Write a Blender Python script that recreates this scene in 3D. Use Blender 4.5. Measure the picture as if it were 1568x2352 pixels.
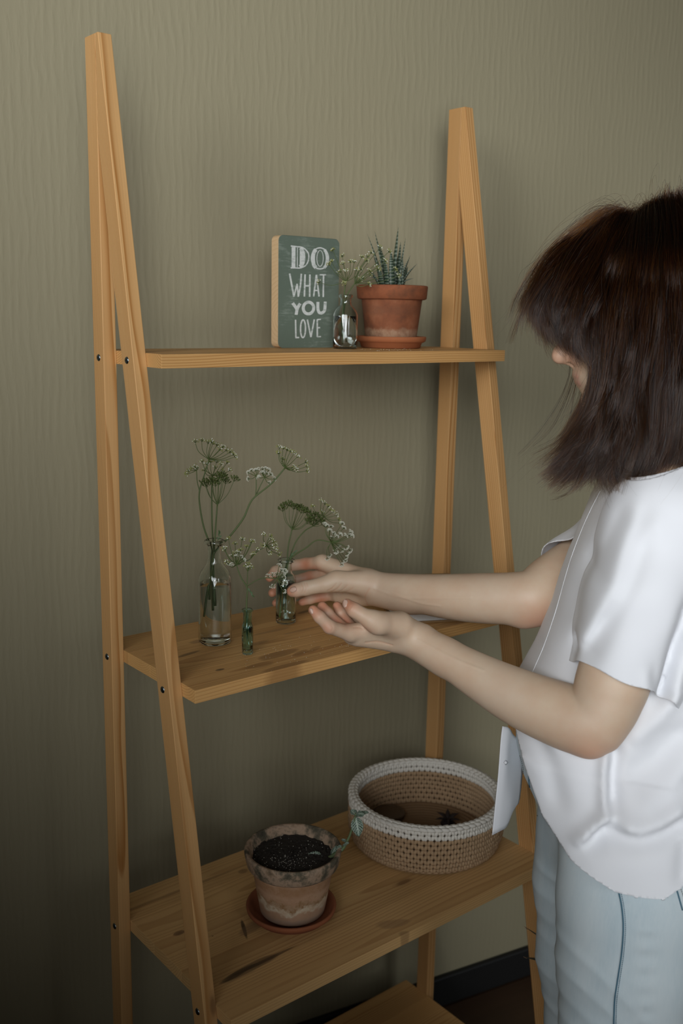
import bpy, bmesh, math, random
import numpy as np
from mathutils import Vector, Matrix
random.seed(7); rng = np.random.default_rng(7)
SC = bpy.context.scene
for o in list(bpy.data.objects): bpy.data.objects.remove(o)

# ---------------------------------------------------------------- camera
FPX = 2307.5                      # focal length in pixels of the 1568 wide frame
S = 0.7765                        # metres per unit of the measured frame
ZF = -1.90
FW = np.array([0.62141693, 0.75952898, -0.19224131]); FW /= np.linalg.norm(FW)
RT = np.array([0.77599884, -0.63049506, 0.01737166]); RT -= FW*(RT@FW); RT /= np.linalg.norm(RT)
UP = np.cross(RT, FW)
CL = np.array([-0.837*S, -1.7063*S, (0.0692-ZF)*S])
cam_data = bpy.data.cameras.new('camera'); cam = bpy.data.objects.new('camera', cam_data)
SC.collection.objects.link(cam); SC.camera = cam
cam_data.sensor_fit = 'HORIZONTAL'; cam_data.sensor_width = 24.0
cam_data.lens = FPX/1568*24.0
cam_data.clip_start = 0.05; cam_data.clip_end = 50
m = Matrix(((RT[0], UP[0], -FW[0]), (RT[1], UP[1], -FW[1]), (RT[2], UP[2], -FW[2]))).to_4x4()
m.translation = Vector(CL); cam.matrix_world = m
cam_data.dof.use_dof = True; cam_data.dof.focus_distance = 1.45; cam_data.dof.aperture_fstop = 4.0

# ---------------------------------------------------------------- light
world = bpy.data.worlds.new('world'); SC.world = world; world.use_nodes = True
bg = world.node_tree.nodes['Background']; bg.inputs[0].default_value = (1.0, 0.93, 0.78, 1); bg.inputs[1].default_value = 0.026
def area_light(name, loc, target, sx, sy, power, color, spread=180):
    d = bpy.data.lights.new(name, 'AREA'); d.shape = 'RECTANGLE'; d.size = sx; d.size_y = sy
    d.energy = power; d.color = color; d.spread = math.radians(spread)
    o = bpy.data.objects.new(name, d); SC.collection.objects.link(o)
    o.location = loc
    o.rotation_euler = (Vector(target)-Vector(loc)).to_track_quat('-Z', 'Z').to_euler()
    return o
area_light('window_and_fill_light', (-2.2, -1.3, 2.4), (0.35, 0.05, 2.0), 1.0, 1.0, 4.2, (0.96, 0.98, 1.0), 56)
area_light('window_and_fill_light', (-1.5, -2.7, 2.3), (0.35, 0.0, 2.15), 1.2, 1.2, 4.0, (0.96, 0.98, 1.0), 52)
area_light('window_and_fill_light', (-1.5, -2.7, 1.5), (0.35, 0.0, 2.2), 1.2, 1.2, 3.6, (0.95, 0.98, 1.0), 56)
area_light('window_and_fill_light', (-1.6, -2.3, 2.0), (1.4, -0.7, 1.0), 1.2, 1.2, 3.9, (0.94, 0.97, 1.0), 40)  # added fill aimed at the woman to lift the blouse front, not a window
area_light('window_and_fill_light', (0.45, -3.1, 1.65), (1.45, -0.7, 0.85), 1.2, 1.2, 4.6, (0.93, 0.97, 1.0), 50)  # added fill from the camera side to brighten the jeans, not a window
vs = SC.view_settings
vs.view_transform = 'Standard'; vs.look = 'None'; vs.gamma = 1; vs.use_curve_mapping = False
vs.exposure = 0.0

# ---------------------------------------------------------------- geometry helpers
def P(px, py, d):                 # the world point seen at a place of the photograph, d metres deep
    return CL + d*(FW + RT*(px-784)/FPX - UP*(py-1176)/FPX)
def onZ(px, py, z):
    v = FW + RT*(px-784)/FPX - UP*(py-1176)/FPX
    return CL + v*(z-CL[2])/v[2]
def depth(p): return float((np.asarray(p)-CL)@FW)
def nrm(v): v = np.asarray(v, float); return v/max(1e-12, np.linalg.norm(v))

def tag(o, label=None, cat=None, group=None, kind=None):
    if label: o['label'] = label
    if cat: o['category'] = cat
    if group: o['group'] = group
    if kind: o['kind'] = kind
    return o
def empty(name, loc=(0, 0, 0), label=None, cat=None, group=None):
    o = bpy.data.objects.new(name, None); SC.collection.objects.link(o)
    o.location = [float(c) for c in loc]; o.empty_display_size = 0.05
    return tag(o, label, cat, group)
class MB:
    def __init__(s): s.v = []; s.f = []; s.n = 0; s.mi = []
    def add(s, V, F, mi=0):
        V = np.asarray(V, float).reshape(-1, 3)
        s.v.append(V); s.f += [tuple(int(i)+s.n for i in f) for f in F]; s.mi += [mi]*len(F); s.n += len(V)
    def tube(s, pts, rad, n=6, caps=True, mi=0, flat=None):
        pts = np.asarray(pts, float); k = len(pts)
        rad = np.full(k, rad) if np.isscalar(rad) else np.asarray(rad, float)
        T = np.gradient(pts, axis=0); T /= np.maximum(1e-12, np.linalg.norm(T, axis=1))[:, None]
        a = np.array([0, 0, 1.]) if abs(T[0][2]) < .9 else np.array([1., 0, 0])
        u = nrm(np.cross(T[0], a)); V = []
        th = np.arange(n)*2*np.pi/n
        for i in range(k):
            u = nrm(u-T[i]*(u@T[i])); w = np.cross(T[i], u)
            V.append(pts[i]+rad[i]*(np.cos(th)[:, None]*u+np.sin(th)[:, None]*w))
        F = [(i*n+j, i*n+(j+1) % n, (i+1)*n+(j+1) % n, (i+1)*n+j) for i in range(k-1) for j in range(n)]
        if caps: F += [tuple(range(n))[::-1], tuple((k-1)*n+j for j in range(n))]
        s.add(np.concatenate(V), F, mi)
    def box(s, lo, hi, mi=0):
        x0, y0, z0 = lo; x1, y1, z1 = hi
        V = [(x0, y0, z0), (x1, y0, z0), (x1, y1, z0), (x0, y1, z0), (x0, y0, z1), (x1, y0, z1), (x1, y1, z1), (x0, y1, z1)]
        s.add(V, [(0, 3, 2, 1), (4, 5, 6, 7), (0, 1, 5, 4), (1, 2, 6, 5), (2, 3, 7, 6), (3, 0, 4, 7)], mi)
    def lathe(s, prof, n=48, c=(0, 0, 0), wob=0, mi=0, rfun=None):   # prof: (r, z) list, open or ending on the axis
        k = len(prof); V = []
        th = np.arange(n)*2*np.pi/n
        for r, z in prof:
            rr = r*(rfun(th) if rfun else 1)
            V.append(np.stack([c[0]+rr*np.cos(th), c[1]+rr*np.sin(th), np.full(n, c[2]+z)], 1))
        F = [(i*n+j, i*n+(j+1) % n, (i+1)*n+(j+1) % n, (i+1)*n+j) for i in range(k-1) for j in range(n)]
        s.add(np.concatenate(V), F, mi)
    def blob(s, c, r, ax=None, mi=0):       # 8-sided double cone, a cheap bead; r scalar or 3 radii
        r = np.full(3, r) if np.isscalar(r) else np.asarray(r)
        V = np.array([(1, 0, 0), (0, 1, 0), (-1, 0, 0), (0, -1, 0), (0, 0, 1), (0, 0, -1)], float)*r
        if ax is not None: V = V@ax
        s.add(V+np.asarray(c), [(0, 1, 4), (1, 2, 4), (2, 3, 4), (3, 0, 4), (1, 0, 5), (2, 1, 5), (3, 2, 5), (0, 3, 5)], mi)
    def build(s, name, mats, parent=None, smooth=True, loc=None, ang=None):
        me = bpy.data.meshes.new(name)
        V = np.concatenate(s.v) if s.v else np.zeros((0, 3))
        o = bpy.data.objects.new(name, me)
        if parent is not None: 
            o.parent = parent; V = V-np.array(parent.location) if parent.parent is None else V-np.array(parent.location)-np.array(parent.parent.location)
        elif loc is not None:
            o.location = loc; V = V-np.asarray(loc)
        me.from_pydata([tuple(map(float, v)) for v in V], [], s.f)
        if not isinstance(mats, (list, tuple)): mats = [mats]
        for m_ in mats: me.materials.append(m_)
        if any(s.mi): me.polygons.foreach_set('material_index', s.mi)
        me.polygons.foreach_set('use_smooth', [bool(smooth)]*len(me.polygons))
        me.update(); me.validate()
        if ang is not None: me.set_sharp_from_angle(angle=ang)
        SC.collection.objects.link(o)
        return o
def catmull(pts, n=8):
    pts = np.asarray(pts, float)
    if len(pts) < 3:
        t = np.linspace(0, 1, n+1)[:, None]; return pts[0]*(1-t)+pts[-1]*t
    Q = np.concatenate([[2*pts[0]-pts[1]], pts, [2*pts[-1]-pts[-2]]]); out = []
    for i in range(len(pts)-1):
        a, b, c, d = Q[i:i+4]
        for t in np.arange(n)/n:
            out.append(.5*((2*b)+(-a+c)*t+(2*a-5*b+4*c-d)*t*t+(-a+3*b-3*c+d)*t**3))
    out.append(pts[-1]); return np.array(out)

# ---------------------------------------------------------------- materials
def mat(name, col=(.5, .5, .5), rough=.6, **kw):
    m_ = bpy.data.materials.new(name); m_.use_nodes = True
    b = m_.node_tree.nodes['Principled BSDF']
    b.inputs['Base Color'].default_value = (*col, 1); b.inputs['Roughness'].default_value = rough
    for k, v in kw.items(): b.inputs[k].default_value = v
    return m_
class N:                                    # short-hand for node graphs
    def __init__(s, m_): s.t = m_.node_tree; s.b = s.t.nodes.get('Principled BSDF')
    def new(s, typ, **kw):
        n = s.t.nodes.new('ShaderNode'+typ)
        for k, v in kw.items(): setattr(n, k, v)
        return n
    def link(s, a, b): s.t.links.new(a, b)
    def set(s, sock, v):
        if isinstance(v, bpy.types.NodeSocket): s.link(v, sock)
        elif v is not None: sock.default_value = v
    def math(s, op, a, b=None, c=None, clamp=False):
        n = s.new('Math', operation=op, use_clamp=clamp)
        for i, v in enumerate((a, b, c)): s.set(n.inputs[i], v)
        return n.outputs[0]
    def vmath(s, op, a, b=None, out=0):
        n = s.new('VectorMath', operation=op); s.set(n.inputs[0], a)
        if b is not None: s.set(n.inputs[1], b)
        return n.outputs[out]
    def noise(s, vec, scale, detail=3, rough=.5, out='Fac'):
        n = s.new('TexNoise'); s.link(vec, n.inputs['Vector']); n.inputs['Scale'].default_value = scale
        n.inputs['Detail'].default_value = detail; n.inputs['Roughness'].default_value = rough
        return n.outputs[out]
    def ramp(s, fac, stops, interp='LINEAR'):
        n = s.new('ValToRGB'); r = n.color_ramp; r.interpolation = interp
        while len(r.elements) < len(stops): r.elements.new(.5)
        for e, (p, c) in zip(r.elements, stops): e.position = p; e.color = (*c, 1) if not np.isscalar(c) else (c, c, c, 1)
        s.link(fac, n.inputs[0]); return n.outputs[0]
    def mix(s, fac, a, b, blend='MIX'):
        n = s.new('Mix', data_type='RGBA', blend_type=blend); s.set(n.inputs[0], fac)
        for i, v in ((6, a), (7, b)):
            if isinstance(v, bpy.types.NodeSocket): s.link(v, n.inputs[i])
            else: n.inputs[i].default_value = (*v, 1)
        return n.outputs[2]
    def bump(s, h, strength=.3, dist=.001):
        n = s.new('Bump'); s.link(h, n.inputs['Height']); n.inputs['Strength'].default_value = strength; n.inputs['Distance'].default_value = dist
        s.link(n.outputs[0], s.b.inputs['Normal']); return n
    def coord(s, kind='Object'): return s.new('TexCoord').outputs[kind]
    def pos(s): return s.new('NewGeometry').outputs['Position']
    def sep(s, v): n = s.new('SeparateXYZ'); s.link(v, n.inputs[0]); return n.outputs
    def comb(s, x, y, z):
        n = s.new('CombineXYZ')
        for i, v in enumerate((x, y, z)): s.set(n.inputs[i], v)
        return n.outputs[0]
    def mapping(s, v, scale=(1, 1, 1), loc=(0, 0, 0), rot=(0, 0, 0)):
        n = s.new('Mapping'); s.link(v, n.inputs[0]); n.inputs['Scale'].default_value = scale; n.inputs['Location'].default_value = loc; n.inputs['Rotation'].default_value = rot
        return n.outputs[0]

def wood(name, light=(.56, .335, .155), dark=(.36, .165, .05), spots=(), freq=310., ringmix=1.05, cz0=-.05, warpk=.035):
    """pine: growth rings round a pith outside the board; local X is the grain. spots: world (x, y, rx, ry, angle, colour, amount)"""
    m_ = mat(name, light, .5); g = N(m_); g.b.inputs['Specular IOR Level'].default_value = .35
    oc = g.coord(); info = g.new('ObjectInfo').outputs['Random']
    off = g.comb(g.math('MULTIPLY', info, 7.3), g.math('MULTIPLY', info, 3.1), g.math('MULTIPLY', info, 5.7))
    v = g.vmath('ADD', oc, off)
    warp = g.noise(g.mapping(v, (1.3, 7, 7)), 1.0, 2, out='Color')
    w2 = g.vmath('SCALE', g.vmath('SUBTRACT', warp, (.5, .5, .5))); 
    w2.node.inputs['Scale'].default_value = warpk
    q = g.sep(g.vmath('ADD', oc, w2))
    ry = g.math('ADD', q[1], g.math('MULTIPLY', g.math('SUBTRACT', info, .5), .11)); rz = g.math('ADD', q[2], cz0)
    r = g.math('SQRT', g.math('ADD', g.math('MULTIPLY', ry, ry), g.math('MULTIPLY', rz, rz)))
    ring = g.math('FRACT', g.math('MULTIPLY', r, freq))
    line = g.ramp(ring, [(0, 0.0), (.55, .25), (.86, 1.0), (.93, .9), (1, 0.0)])
    fine = g.noise(g.mapping(v, (6, 420, 420)), 1.0, 3)
    broad = g.noise(g.mapping(v, (1.5, 22, 22)), 1.0, 2)
    c = g.mix(g.math('MULTIPLY', line, g.math('MULTIPLY', broad, 1.5*ringmix), clamp=True), light, dark)
    c = g.mix(g.math('MULTIPLY', g.math('SUBTRACT', fine, .35), .9, clamp=True), c, tuple(x*.72 for x in light), 'MIX')
    c = g.mix(g.math('MULTIPLY', g.math('SUBTRACT', g.noise(g.mapping(v, (.8, 14, 14)), 1.0, 1), .45), 2.2, clamp=True), c, tuple(a*.6+b*.42 for a, b in zip(light, dark)))
    hsv = g.new('HueSaturation'); hsv.inputs['Saturation'].default_value = 1.0
    g.set(hsv.inputs['Value'], g.math('ADD', g.math('MULTIPLY', g.math('FRACT', g.math('MULTIPLY', info, 9.7)), .22), .90)); g.link(c, hsv.inputs['Color']); c = hsv.outputs[0]
    # small round knots here and there
    vo = g.new('TexVoronoi'); g.link(g.mapping(v, (3.2, 9, 9)), vo.inputs['Vector']); vo.inputs['Scale'].default_value = 1.0
    kn = g.ramp(vo.outputs['Distance'], [(0, 1.0), (.035, .9), (.06, .25), (.09, 0.0)])
    c = g.mix(g.math('MULTIPLY', kn, .75), c, (.16, .075, .03))
    if spots:
        pos = g.sep(g.pos()); nv = g.noise(g.pos(), 60, 3)
        nv2 = g.noise(g.mapping(g.pos(), (12, 60, 20)), 1, 3)
        for (sx, sy, rx, ry_, an, col, amt, rag) in spots:
            dx = g.math('SUBTRACT', pos[0], sx); dy = g.math('SUBTRACT', pos[1], sy); ca, sa = math.cos(an), math.sin(an)
            a = g.math('DIVIDE', g.math('ADD', g.math('MULTIPLY', dx, ca), g.math('MULTIPLY', dy, sa)), rx)
            b = g.math('DIVIDE', g.math('SUBTRACT', g.math('MULTIPLY', dy, ca), g.math('MULTIPLY', dx, sa)), ry_)
            d = g.math('SQRT', g.math('ADD', g.math('MULTIPLY', a, a), g.math('MULTIPLY', b, b)))
            d = g.math('ADD', d, g.math('MULTIPLY', g.math('SUBTRACT', nv2, .5), rag))
            mk = g.ramp(d, [(0, 1.0), (.75, .8), (1.0, 0.0)])
            c = g.mix(g.math('MULTIPLY', mk, amt), c, col)
    g.link(c, g.b.inputs['Base Color'])
    g.link(g.math('ADD', g.math('MULTIPLY', fine, .25), .38), g.b.inputs['Roughness'])
    g.bump(g.math('ADD', fine, g.math('MULTIPLY', line, .5)), .25, .0006)
    return m_
def fit(x, y, z): return np.array([x*S, -y*S, (z-ZF)*S])      # measured frame -> world metres
def onY(px, py, y):
    v = FW + RT*(px-784)/FPX - UP*(py-1176)/FPX
    return CL + v*(y-CL[1])/v[1]
def base_center(px, py, z, r):
    q = onZ(px, py, z); d = q-CL; d[2] = 0; return q+nrm(d)*r
L = 0.85; W = 0.0251; TB = .0391; TF = .0418; D0 = .0499; SB = .0015; SF = .1856; ZT = .5262; H = .0238
ZTOP = [0.0, -.5629, -1.1317, -1.69]; SHF = [.2015, .2981, .407, .50]; SHB = [-.035, -.038, -.052, -.044]
Z1, Z2, Z3, Z4 = [(z-ZF)*S for z in ZTOP]

# ---------------------------------------------------------------- the room
m_wall = mat('greige_relief_wallpaper', (.285, .258, .200), .72); g = N(m_wall)
g.b.inputs['Specular IOR Level'].default_value = .3
oc = g.coord()
wv = g.vmath('ADD', oc, g.vmath('SCALE', g.vmath('SUBTRACT', g.noise(g.mapping(oc, (14, 1, 7)), 1, 3, out='Color'), (.5, .5, .5))))
wv.node.inputs[0].links[0].from_node
for n_ in g.t.nodes:
    if n_.type == 'VECT_MATH' and n_.operation == 'SCALE': n_.inputs['Scale'].default_value = .030
x_ = g.sep(wv)
ridge = g.math('SINE', g.math('MULTIPLY', x_[0], 2*math.pi/.0135))
dash = g.noise(g.mapping(oc, (95, 1, 22)), 1, 2)
fine = g.noise(g.mapping(oc, (260, 1, 90)), 1, 2)
hgt = g.math('ADD', g.math('MULTIPLY', g.math('ADD', g.math('MULTIPLY', ridge, .5), .5), g.ramp(dash, [(0, 0.0), (.38, .1), (.62, 1.0), (1, 1.0)])), g.math('MULTIPLY', fine, .35))
g.bump(hgt, .30, .0013)
c_ = g.mix(g.noise(oc, 2.2, 2), (.277, .246, .158), (.298, .266, .172))
g.link(c_, g.b.inputs['Base Color'])
WA = math.atan(.2025); WC = fit(1.045, -.1165, ZF)              # the wall stands 11 degrees askew to the shelf
# toward-viewer slope .2025 means world y falls by .2025 per x
wdir = nrm([1, -.2025, 0]); wnor = np.array([-wdir[1]*-1, -wdir[0], 0]); wnor = nrm([-.2025, -1, 0])
def wallpt(u, z, out=0.): return WC+wdir*u+wnor*out+np.array([0, 0, z])
def wall_box(name, u0, u1, z0, z1, t0, t1, material, parent=None):
    mb = MB(); mb.box((u0, -t1, z0), (u1, -t0, z1))
    o = mb.build(name, material, smooth=False)
    o.location = WC; o.rotation_euler = (0, 0, math.atan2(wdir[1], wdir[0])); o['kind'] = 'structure'
    return o
wall_box('wall_back', -3.2, 2.6, 0, 2.75, -.1, 0, m_wall)
m_base = mat('black_baseboard', (.006, .006, .006), .6)
bt = wallpt(0, 0)
bb = wall_box('baseboard_back', -3.2, 2.6, 0, .075, 0, .014, m_base)
bv = bb.modifiers.new('b', 'BEVEL'); bv.width = .004; bv.segments = 2
m_floor = mat('dark_brown_laminate', (.055, .030, .016), .5); g = N(m_floor)
v = g.mapping(g.coord(), (3, 30, 1)); 
g.link(g.mix(g.noise(v, 1, 5, .6), (.035, .017, .008), (.085, .045, .022)), g.b.inputs['Base Color'])
# laminate planks, laid along the wall; each its own board
floor = bpy.data.objects.new('floor', None)
mb = MB(); mb.box((-3.2, -3.6, -.02), (2.6, .1, -.0025)); fl = mb.build('floor', m_floor, smooth=False)
fl.location = WC; fl.rotation_euler = (0, 0, math.atan2(wdir[1], wdir[0])); fl['kind'] = 'structure'
bpy.data.objects.remove(floor)
fl.name = 'floor'
mb = MB(); mb.box((0, 0, 0), (1.2, .1385, .008))
pk = mb.build('plank', m_floor, smooth=False); first = True
for j in range(12):
    for i in range(-1, 3):
        u0 = i*1.2012 - (j*.47 % 1.2)
        if not first: o = pk.copy(); SC.collection.objects.link(o)
        else: o = pk; first = False
        o.parent = fl; o.location = (u0, -.014-.14*(j+1), -.0082)

# ---------------------------------------------------------------- the ladder shelf
K = (.10, .055, .02); WET = (.30, .15, .05)
def sp(px, py, z, lenpx, widm, ang, col, amt, rag=.5):
    q = onZ(px, py, z); return (q[0], q[1], lenpx, widm, ang, col, amt, rag)
spots2 = [sp(640, 1503, Z2, .040, .012, .05, WET, .85, 1.1), sp(600, 1528, Z2, .028, .010, 0, WET, .7, 1.2), sp(655, 1530, Z2, .045, .009, .05, WET, .8, .9), sp(690, 1500, Z2, .02, .008, .3, WET, .8, 1.),
          sp(720, 1492, Z2, .02, .006, .4, WET, .6, .8),
          sp(505, 1538, Z2, .008, .004, 0, K, .9, .4), sp(430, 1503, Z2, .03, .006, .2, K, .75, 1.3), sp(460, 1472, Z2, .025, .009, 0, (.2, .11, .05), .6, .8), sp(590, 1478, Z2, .03, .006, .1, (.28, .15, .06), .6, 1.),
          sp(700, 1405, Z2, .02, .005, .2, K, .7, .9), sp(620, 1450, Z2, .045, .006, .0, (.30, .17, .07), .6, 1.4), sp(700, 1446, Z2, .05, .006, .0, (.30, .17, .07), .6, 1.4)]
spots3 = [sp(411, 2143, Z3, .011, .006, 0, (.18, .09, .04), .9, .2), sp(560, 2133, Z3, .028, .0035, 1.15, (.03, .018, .01), .95, .9), sp(578, 2130, Z3, .03, .012, .2, (.22, .13, .07), .6, .7),
          sp(575, 2222, Z3, .055, .010, .05, (.13, .075, .035), .8, 1.1), sp(540, 2238, Z3, .035, .006, .1, (.04, .025, .012), .8, 1.2), sp(615, 2203, Z3, .06, .0035, .02, (.07, .04, .02), .8, 1.2),
          sp(558, 2001, Z3, .010, .007, 0, (.22, .12, .05), .7, .3), sp(900, 2122, Z3, .03, .012, -.4, (.30, .17, .08), .6, .9), sp(940, 2150, Z3, .012, .02, .4, (.25, .14, .06), .6, .9),
          sp(360, 2066, Z3, .20, .004, .0, (.27, .15, .06), .7, 1.1), sp(488, 2150, Z3, .002, .001, 0, K, .9, .2)]
m_wood = wood('pine', (.63, .365, .14), (.37, .165, .042))
m_leg = wood('pine_leg', (.60, .35, .145), (.36, .155, .038), freq=300, ringmix=1.25, warpk=.022)
m_w2 = wood('pine_shelf_with_stains', (.67, .395, .15), (.40, .18, .05), spots2)
m_w3 = wood('pine_shelf_knotty', (.66, .41, .175), (.42, .215, .075), spots3, freq=230, ringmix=.8)
m_bolt = mat('zinc_bolt', (.16, .20, .22), .3, Metallic=1.0)
m_dark = mat('painted_socket_shade', (.01, .01, .01), .6)
root = empty('ladder_shelf', (fit(L/2, .2, ZF)[0], fit(0, .2, 0)[1], 0),
             'pine A-frame ladder shelf with four boards standing askew before the wall', 'shelf')
def oriented(name, V, F, M, material, parent, bevel=.0009):
    """V world vertices; M world matrix of the object (its local X runs with the grain)"""
    Mi = np.array(M.inverted()); V = np.asarray(V, float)
    Vl = V@Mi[:3, :3].T+Mi[:3, 3]
    me = bpy.data.meshes.new(name); me.from_pydata([tuple(map(float, v)) for v in Vl], [], F); me.materials.append(material)
    o = bpy.data.objects.new(name, me); SC.collection.objects.link(o); o.parent = parent
    pw = Vector((0, 0, 0)); p_ = parent
    while p_ is not None: pw += p_.location; p_ = p_.parent
    o.matrix_local = Matrix.Translation(-pw)@M
    if bevel:
        b = o.modifiers.new('bevel', 'BEVEL'); b.width = bevel; b.segments = 2; b.limit_method = 'ANGLE'
    return o
def ybf(z): return -SB*(ZT-z)
def yff(z): return D0+SF*(ZT-z)
def extrude_profile(prof, x0, x1):        # prof: list of (y, z) in the measured frame, counter-clockwise
    a = [fit(x0, y, z) for y, z in prof]; b = [fit(x1, y, z) for y, z in prof]; k = len(prof)
    F = [tuple(range(k)), tuple(range(2*k-1, k-1, -1))]+[(i, i+k, (i+1) % k+k, (i+1) % k) for i in range(k)]
    return np.array(a+b), F
zmeet = ZT-(TB-D0+TF)/(SF+SB)
for side, x0 in (('l', -W), ('r', L)):
    pb = [(ybf(ZF), ZF), (ybf(ZF)+TB, ZF), (ybf(ZT)+TB, ZT), (ybf(ZT), ZT)]
    V, F = extrude_profile(pb, x0, x0+W)
    M = Matrix(((0, 1, 0), (0, 0, 1), (1, 0, 0))).to_4x4(); M.translation = Vector(fit(x0+W/2, TB/2, -.6))
    oriented('leg', V, F, M, m_leg, root)
    pf = [(yff(ZF)-TF, ZF), (yff(ZF), ZF), (yff(ZT), ZT), (ybf(ZT)+TB, ZT), (ybf(zmeet)+TB, zmeet)]
    V, F = extrude_profile(pf, x0, x0+W)
    dl = nrm(fit(0, yff(ZT), ZT)-fit(0, yff(ZF), ZF)); ex = np.array([1., 0, 0]); en = np.cross(dl, ex)
    M = Matrix(((dl[0], ex[0], en[0]), (dl[1], ex[1], en[1]), (dl[2], ex[2], en[2]))).to_4x4(); M.translation = Vector(fit(x0+W/2, yff(-.6)-TF/2, -.6))
    oriented('leg', V, F, M, m_leg, root)
    for z in ZTOP:                          # bolts into the board ends
        for yy in (ybf(z)+TB*.5, yff(z)-TF*.5):
            c = fit(x0 if side == 'l' else x0+W, yy, z-H*.55); sg = -1 if side == 'l' else 1
            prof = [(.0001, .0016), (.0022, .0016), (.0040, .0012), (.0050, .0), (.0050, -.001)]
            V = []; n = 16; th = np.arange(n)*2*np.pi/n
            for r, h in prof: V.append(np.stack([np.full(n, c[0]+sg*h), c[1]+r*np.cos(th), c[2]+r*np.sin(th)], 1))
            mb = MB(); mb.add(np.concatenate(V), [(i*n+j, i*n+(j+1) % n, (i+1)*n+(j+1) % n, (i+1)*n+j) for i in range(4) for j in range(n)])
            hx = np.stack([np.full(6, c[0]+sg*.00175), c[1]+.0019*np.cos(th[:6]*16/6), c[2]+.0019*np.sin(th[:6]*16/6)], 1)
            mb.add(hx, [tuple(range(6))], 1)  # flat hexagon on the head; the socket's shade is put into its colour
            mb.build('bolt', [m_bolt, m_dark], root)
sm = [m_wood, m_w2, m_w3, m_wood]; nst = [3, 4, 5, 6]
for k in range(4):
    z = ZTOP[k]; yb_, yf_ = SHB[k], SHF[k]
    bd = empty('shelf_board', (0, 0, 0)); bd.parent = root
    cw = fit(L/2, (yb_+yf_)/2, z-H/2); bd.location = Vector(cw)-root.location
    r_ = random.Random(k*5+1); n = nst[k]
    cuts = [yb_+(yf_-yb_)*(i+(r_.uniform(-.18, .18) if 0 < i < n else 0))/n for i in range(n+1)]
    for i in range(n):
        y0, y1 = cuts[i], cuts[i+1]; e = .00012
        pr = [(y0+e, z-H), (y1-e, z-H), (y1-e, z), (y0+e, z)]
        V, F = extrude_profile(pr, 0.0002, L-.0002)
        M = Matrix.Translation(Vector(fit(L/2+r_.uniform(-.3, .3)*0, (y0+y1)/2, z-H/2)))
        oriented('stave', V, F, M, sm[k], bd, bevel=.00035)

# ---------------------------------------------------------------- glass, water, clay
m_glass = mat('clear_glass', (.935, .98, .965), .02, **{'Transmission Weight': 1.0, 'IOR': 1.47})
m_glass_t = mat('teal_glass', (.62, .88, .84), .02, **{'Transmission Weight': 1.0, 'IOR': 1.47})
m_glass_b = mat('pale_aqua_glass', (.80, .93, .91), .02, **{'Transmission Weight': 1.0, 'IOR': 1.47})
m_water = mat('water', (.985, .995, .99), .0, **{'Transmission Weight': 1.0, 'IOR': 1.33})
def bottle(name, label, c, prof, wall, fill, glass, n=48, facets=0, group=None):
    """prof: outer (r, z) from the foot up to the lip"""
    root_ = empty(name, c, label, 'bottle' if 'bottle' in name else 'vial', group)
    def rf(th):
        if not facets: return np.ones_like(th)
        a = (th % (2*np.pi/facets))-np.pi/facets; return .93/np.cos(a*.9)
    inner = [(max(.0006, r-wall), max(z, wall*2.2)) for r, z in prof if z >= 0]
    out = [(.0002, prof[0][1]+.0015), (prof[0][0]*.6, prof[0][1]+.0008)]+prof
    # lip closes over to the inside
    ins = inner[::-1]+[(.0002, wall*2.2)]
    mb = MB(); mb.lathe(out+ins, n, c, rfun=rf if facets else None)
    mb.build('glass_body', glass, root_)
    zf = fill; w = [(.0002, wall*2.2+.0002)]
    rs = sorted(set([wall*2.2+.0002]+[z for r, z in prof if wall*2.2 < z < zf]+[zf]))
    zz = [z for r, z in prof]; rr = [r for r, z in prof]
    for z in rs: w.append((np.interp(z, zz, rr)-wall-.00015, z))
    w.append((.0002, zf-.0003))
    mb = MB(); mb.lathe(w, n, c, rfun=rf if facets else None)
    mb.build('water', m_water, root_)
    return root_
# large bottle
R1 = .0247; c1 = base_center(494, 1487, Z2, R1); c1[2] = Z2+.0004
hb = .142
bottle('glass_bottle', 'tall clear glass bottle half full of water, tallest vessel on the middle shelf', c1,
       [(R1*.9, 0), (R1*.985, .002), (R1, .006), (R1, .03), (R1, .09), (R1*.985, .100), (R1*.86, .110), (R1*.62, .118), (R1*.475, .123), (R1*.43, .130), (R1*.42, .150), (R1*.46, .1525), (R1*.62, .1535), (R1*.64, .156), (R1*.60, .1585), (R1*.5, .1592)], .0016, .093, m_glass)
R2 = .0085; c2 = base_center(568, 1506, Z2, R2); c2[2] = Z2+.0004
bottle('glass_vial', 'tiny dark teal faceted glass vial on the shelf beside the tall bottle', c2,
       [(R2*.9, 0), (R2, .0015), (R2, .02), (R2, .040), (R2*.93, .0435), (R2*.78, .046), (R2*.76, .050), (R2*.78, .0635), (R2*1.0, .0645), (R2*1.05, .066), (R2*.98, .0678), (R2*.85, .068)], .0014, .040, m_glass_t, n=48, facets=8)
R3 = .0163; c3 = base_center(656, 1436, Z2, R3); c3[2] = Z2+.0004
bottle('glass_vial', 'slim aqua glass vial being held by the right hand', c3,
       [(R3*.92, 0), (R3, .002), (R3, .02), (R3, .071), (R3*.96, .075), (R3*.78, .079), (R3*.60, .082), (R3*.56, .088), (R3*.56, .098), (R3*.62, .1005), (R3*.86, .1015), (R3*.88, .1035), (R3*.80, .105), (R3*.64, .1052)], .0015, .066, m_glass_b)
YS = -.052*S
R4 = .0202; c4 = onY(792, 802, YS); c4 = np.array([c4[0], YS, Z1+.0004])
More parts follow.
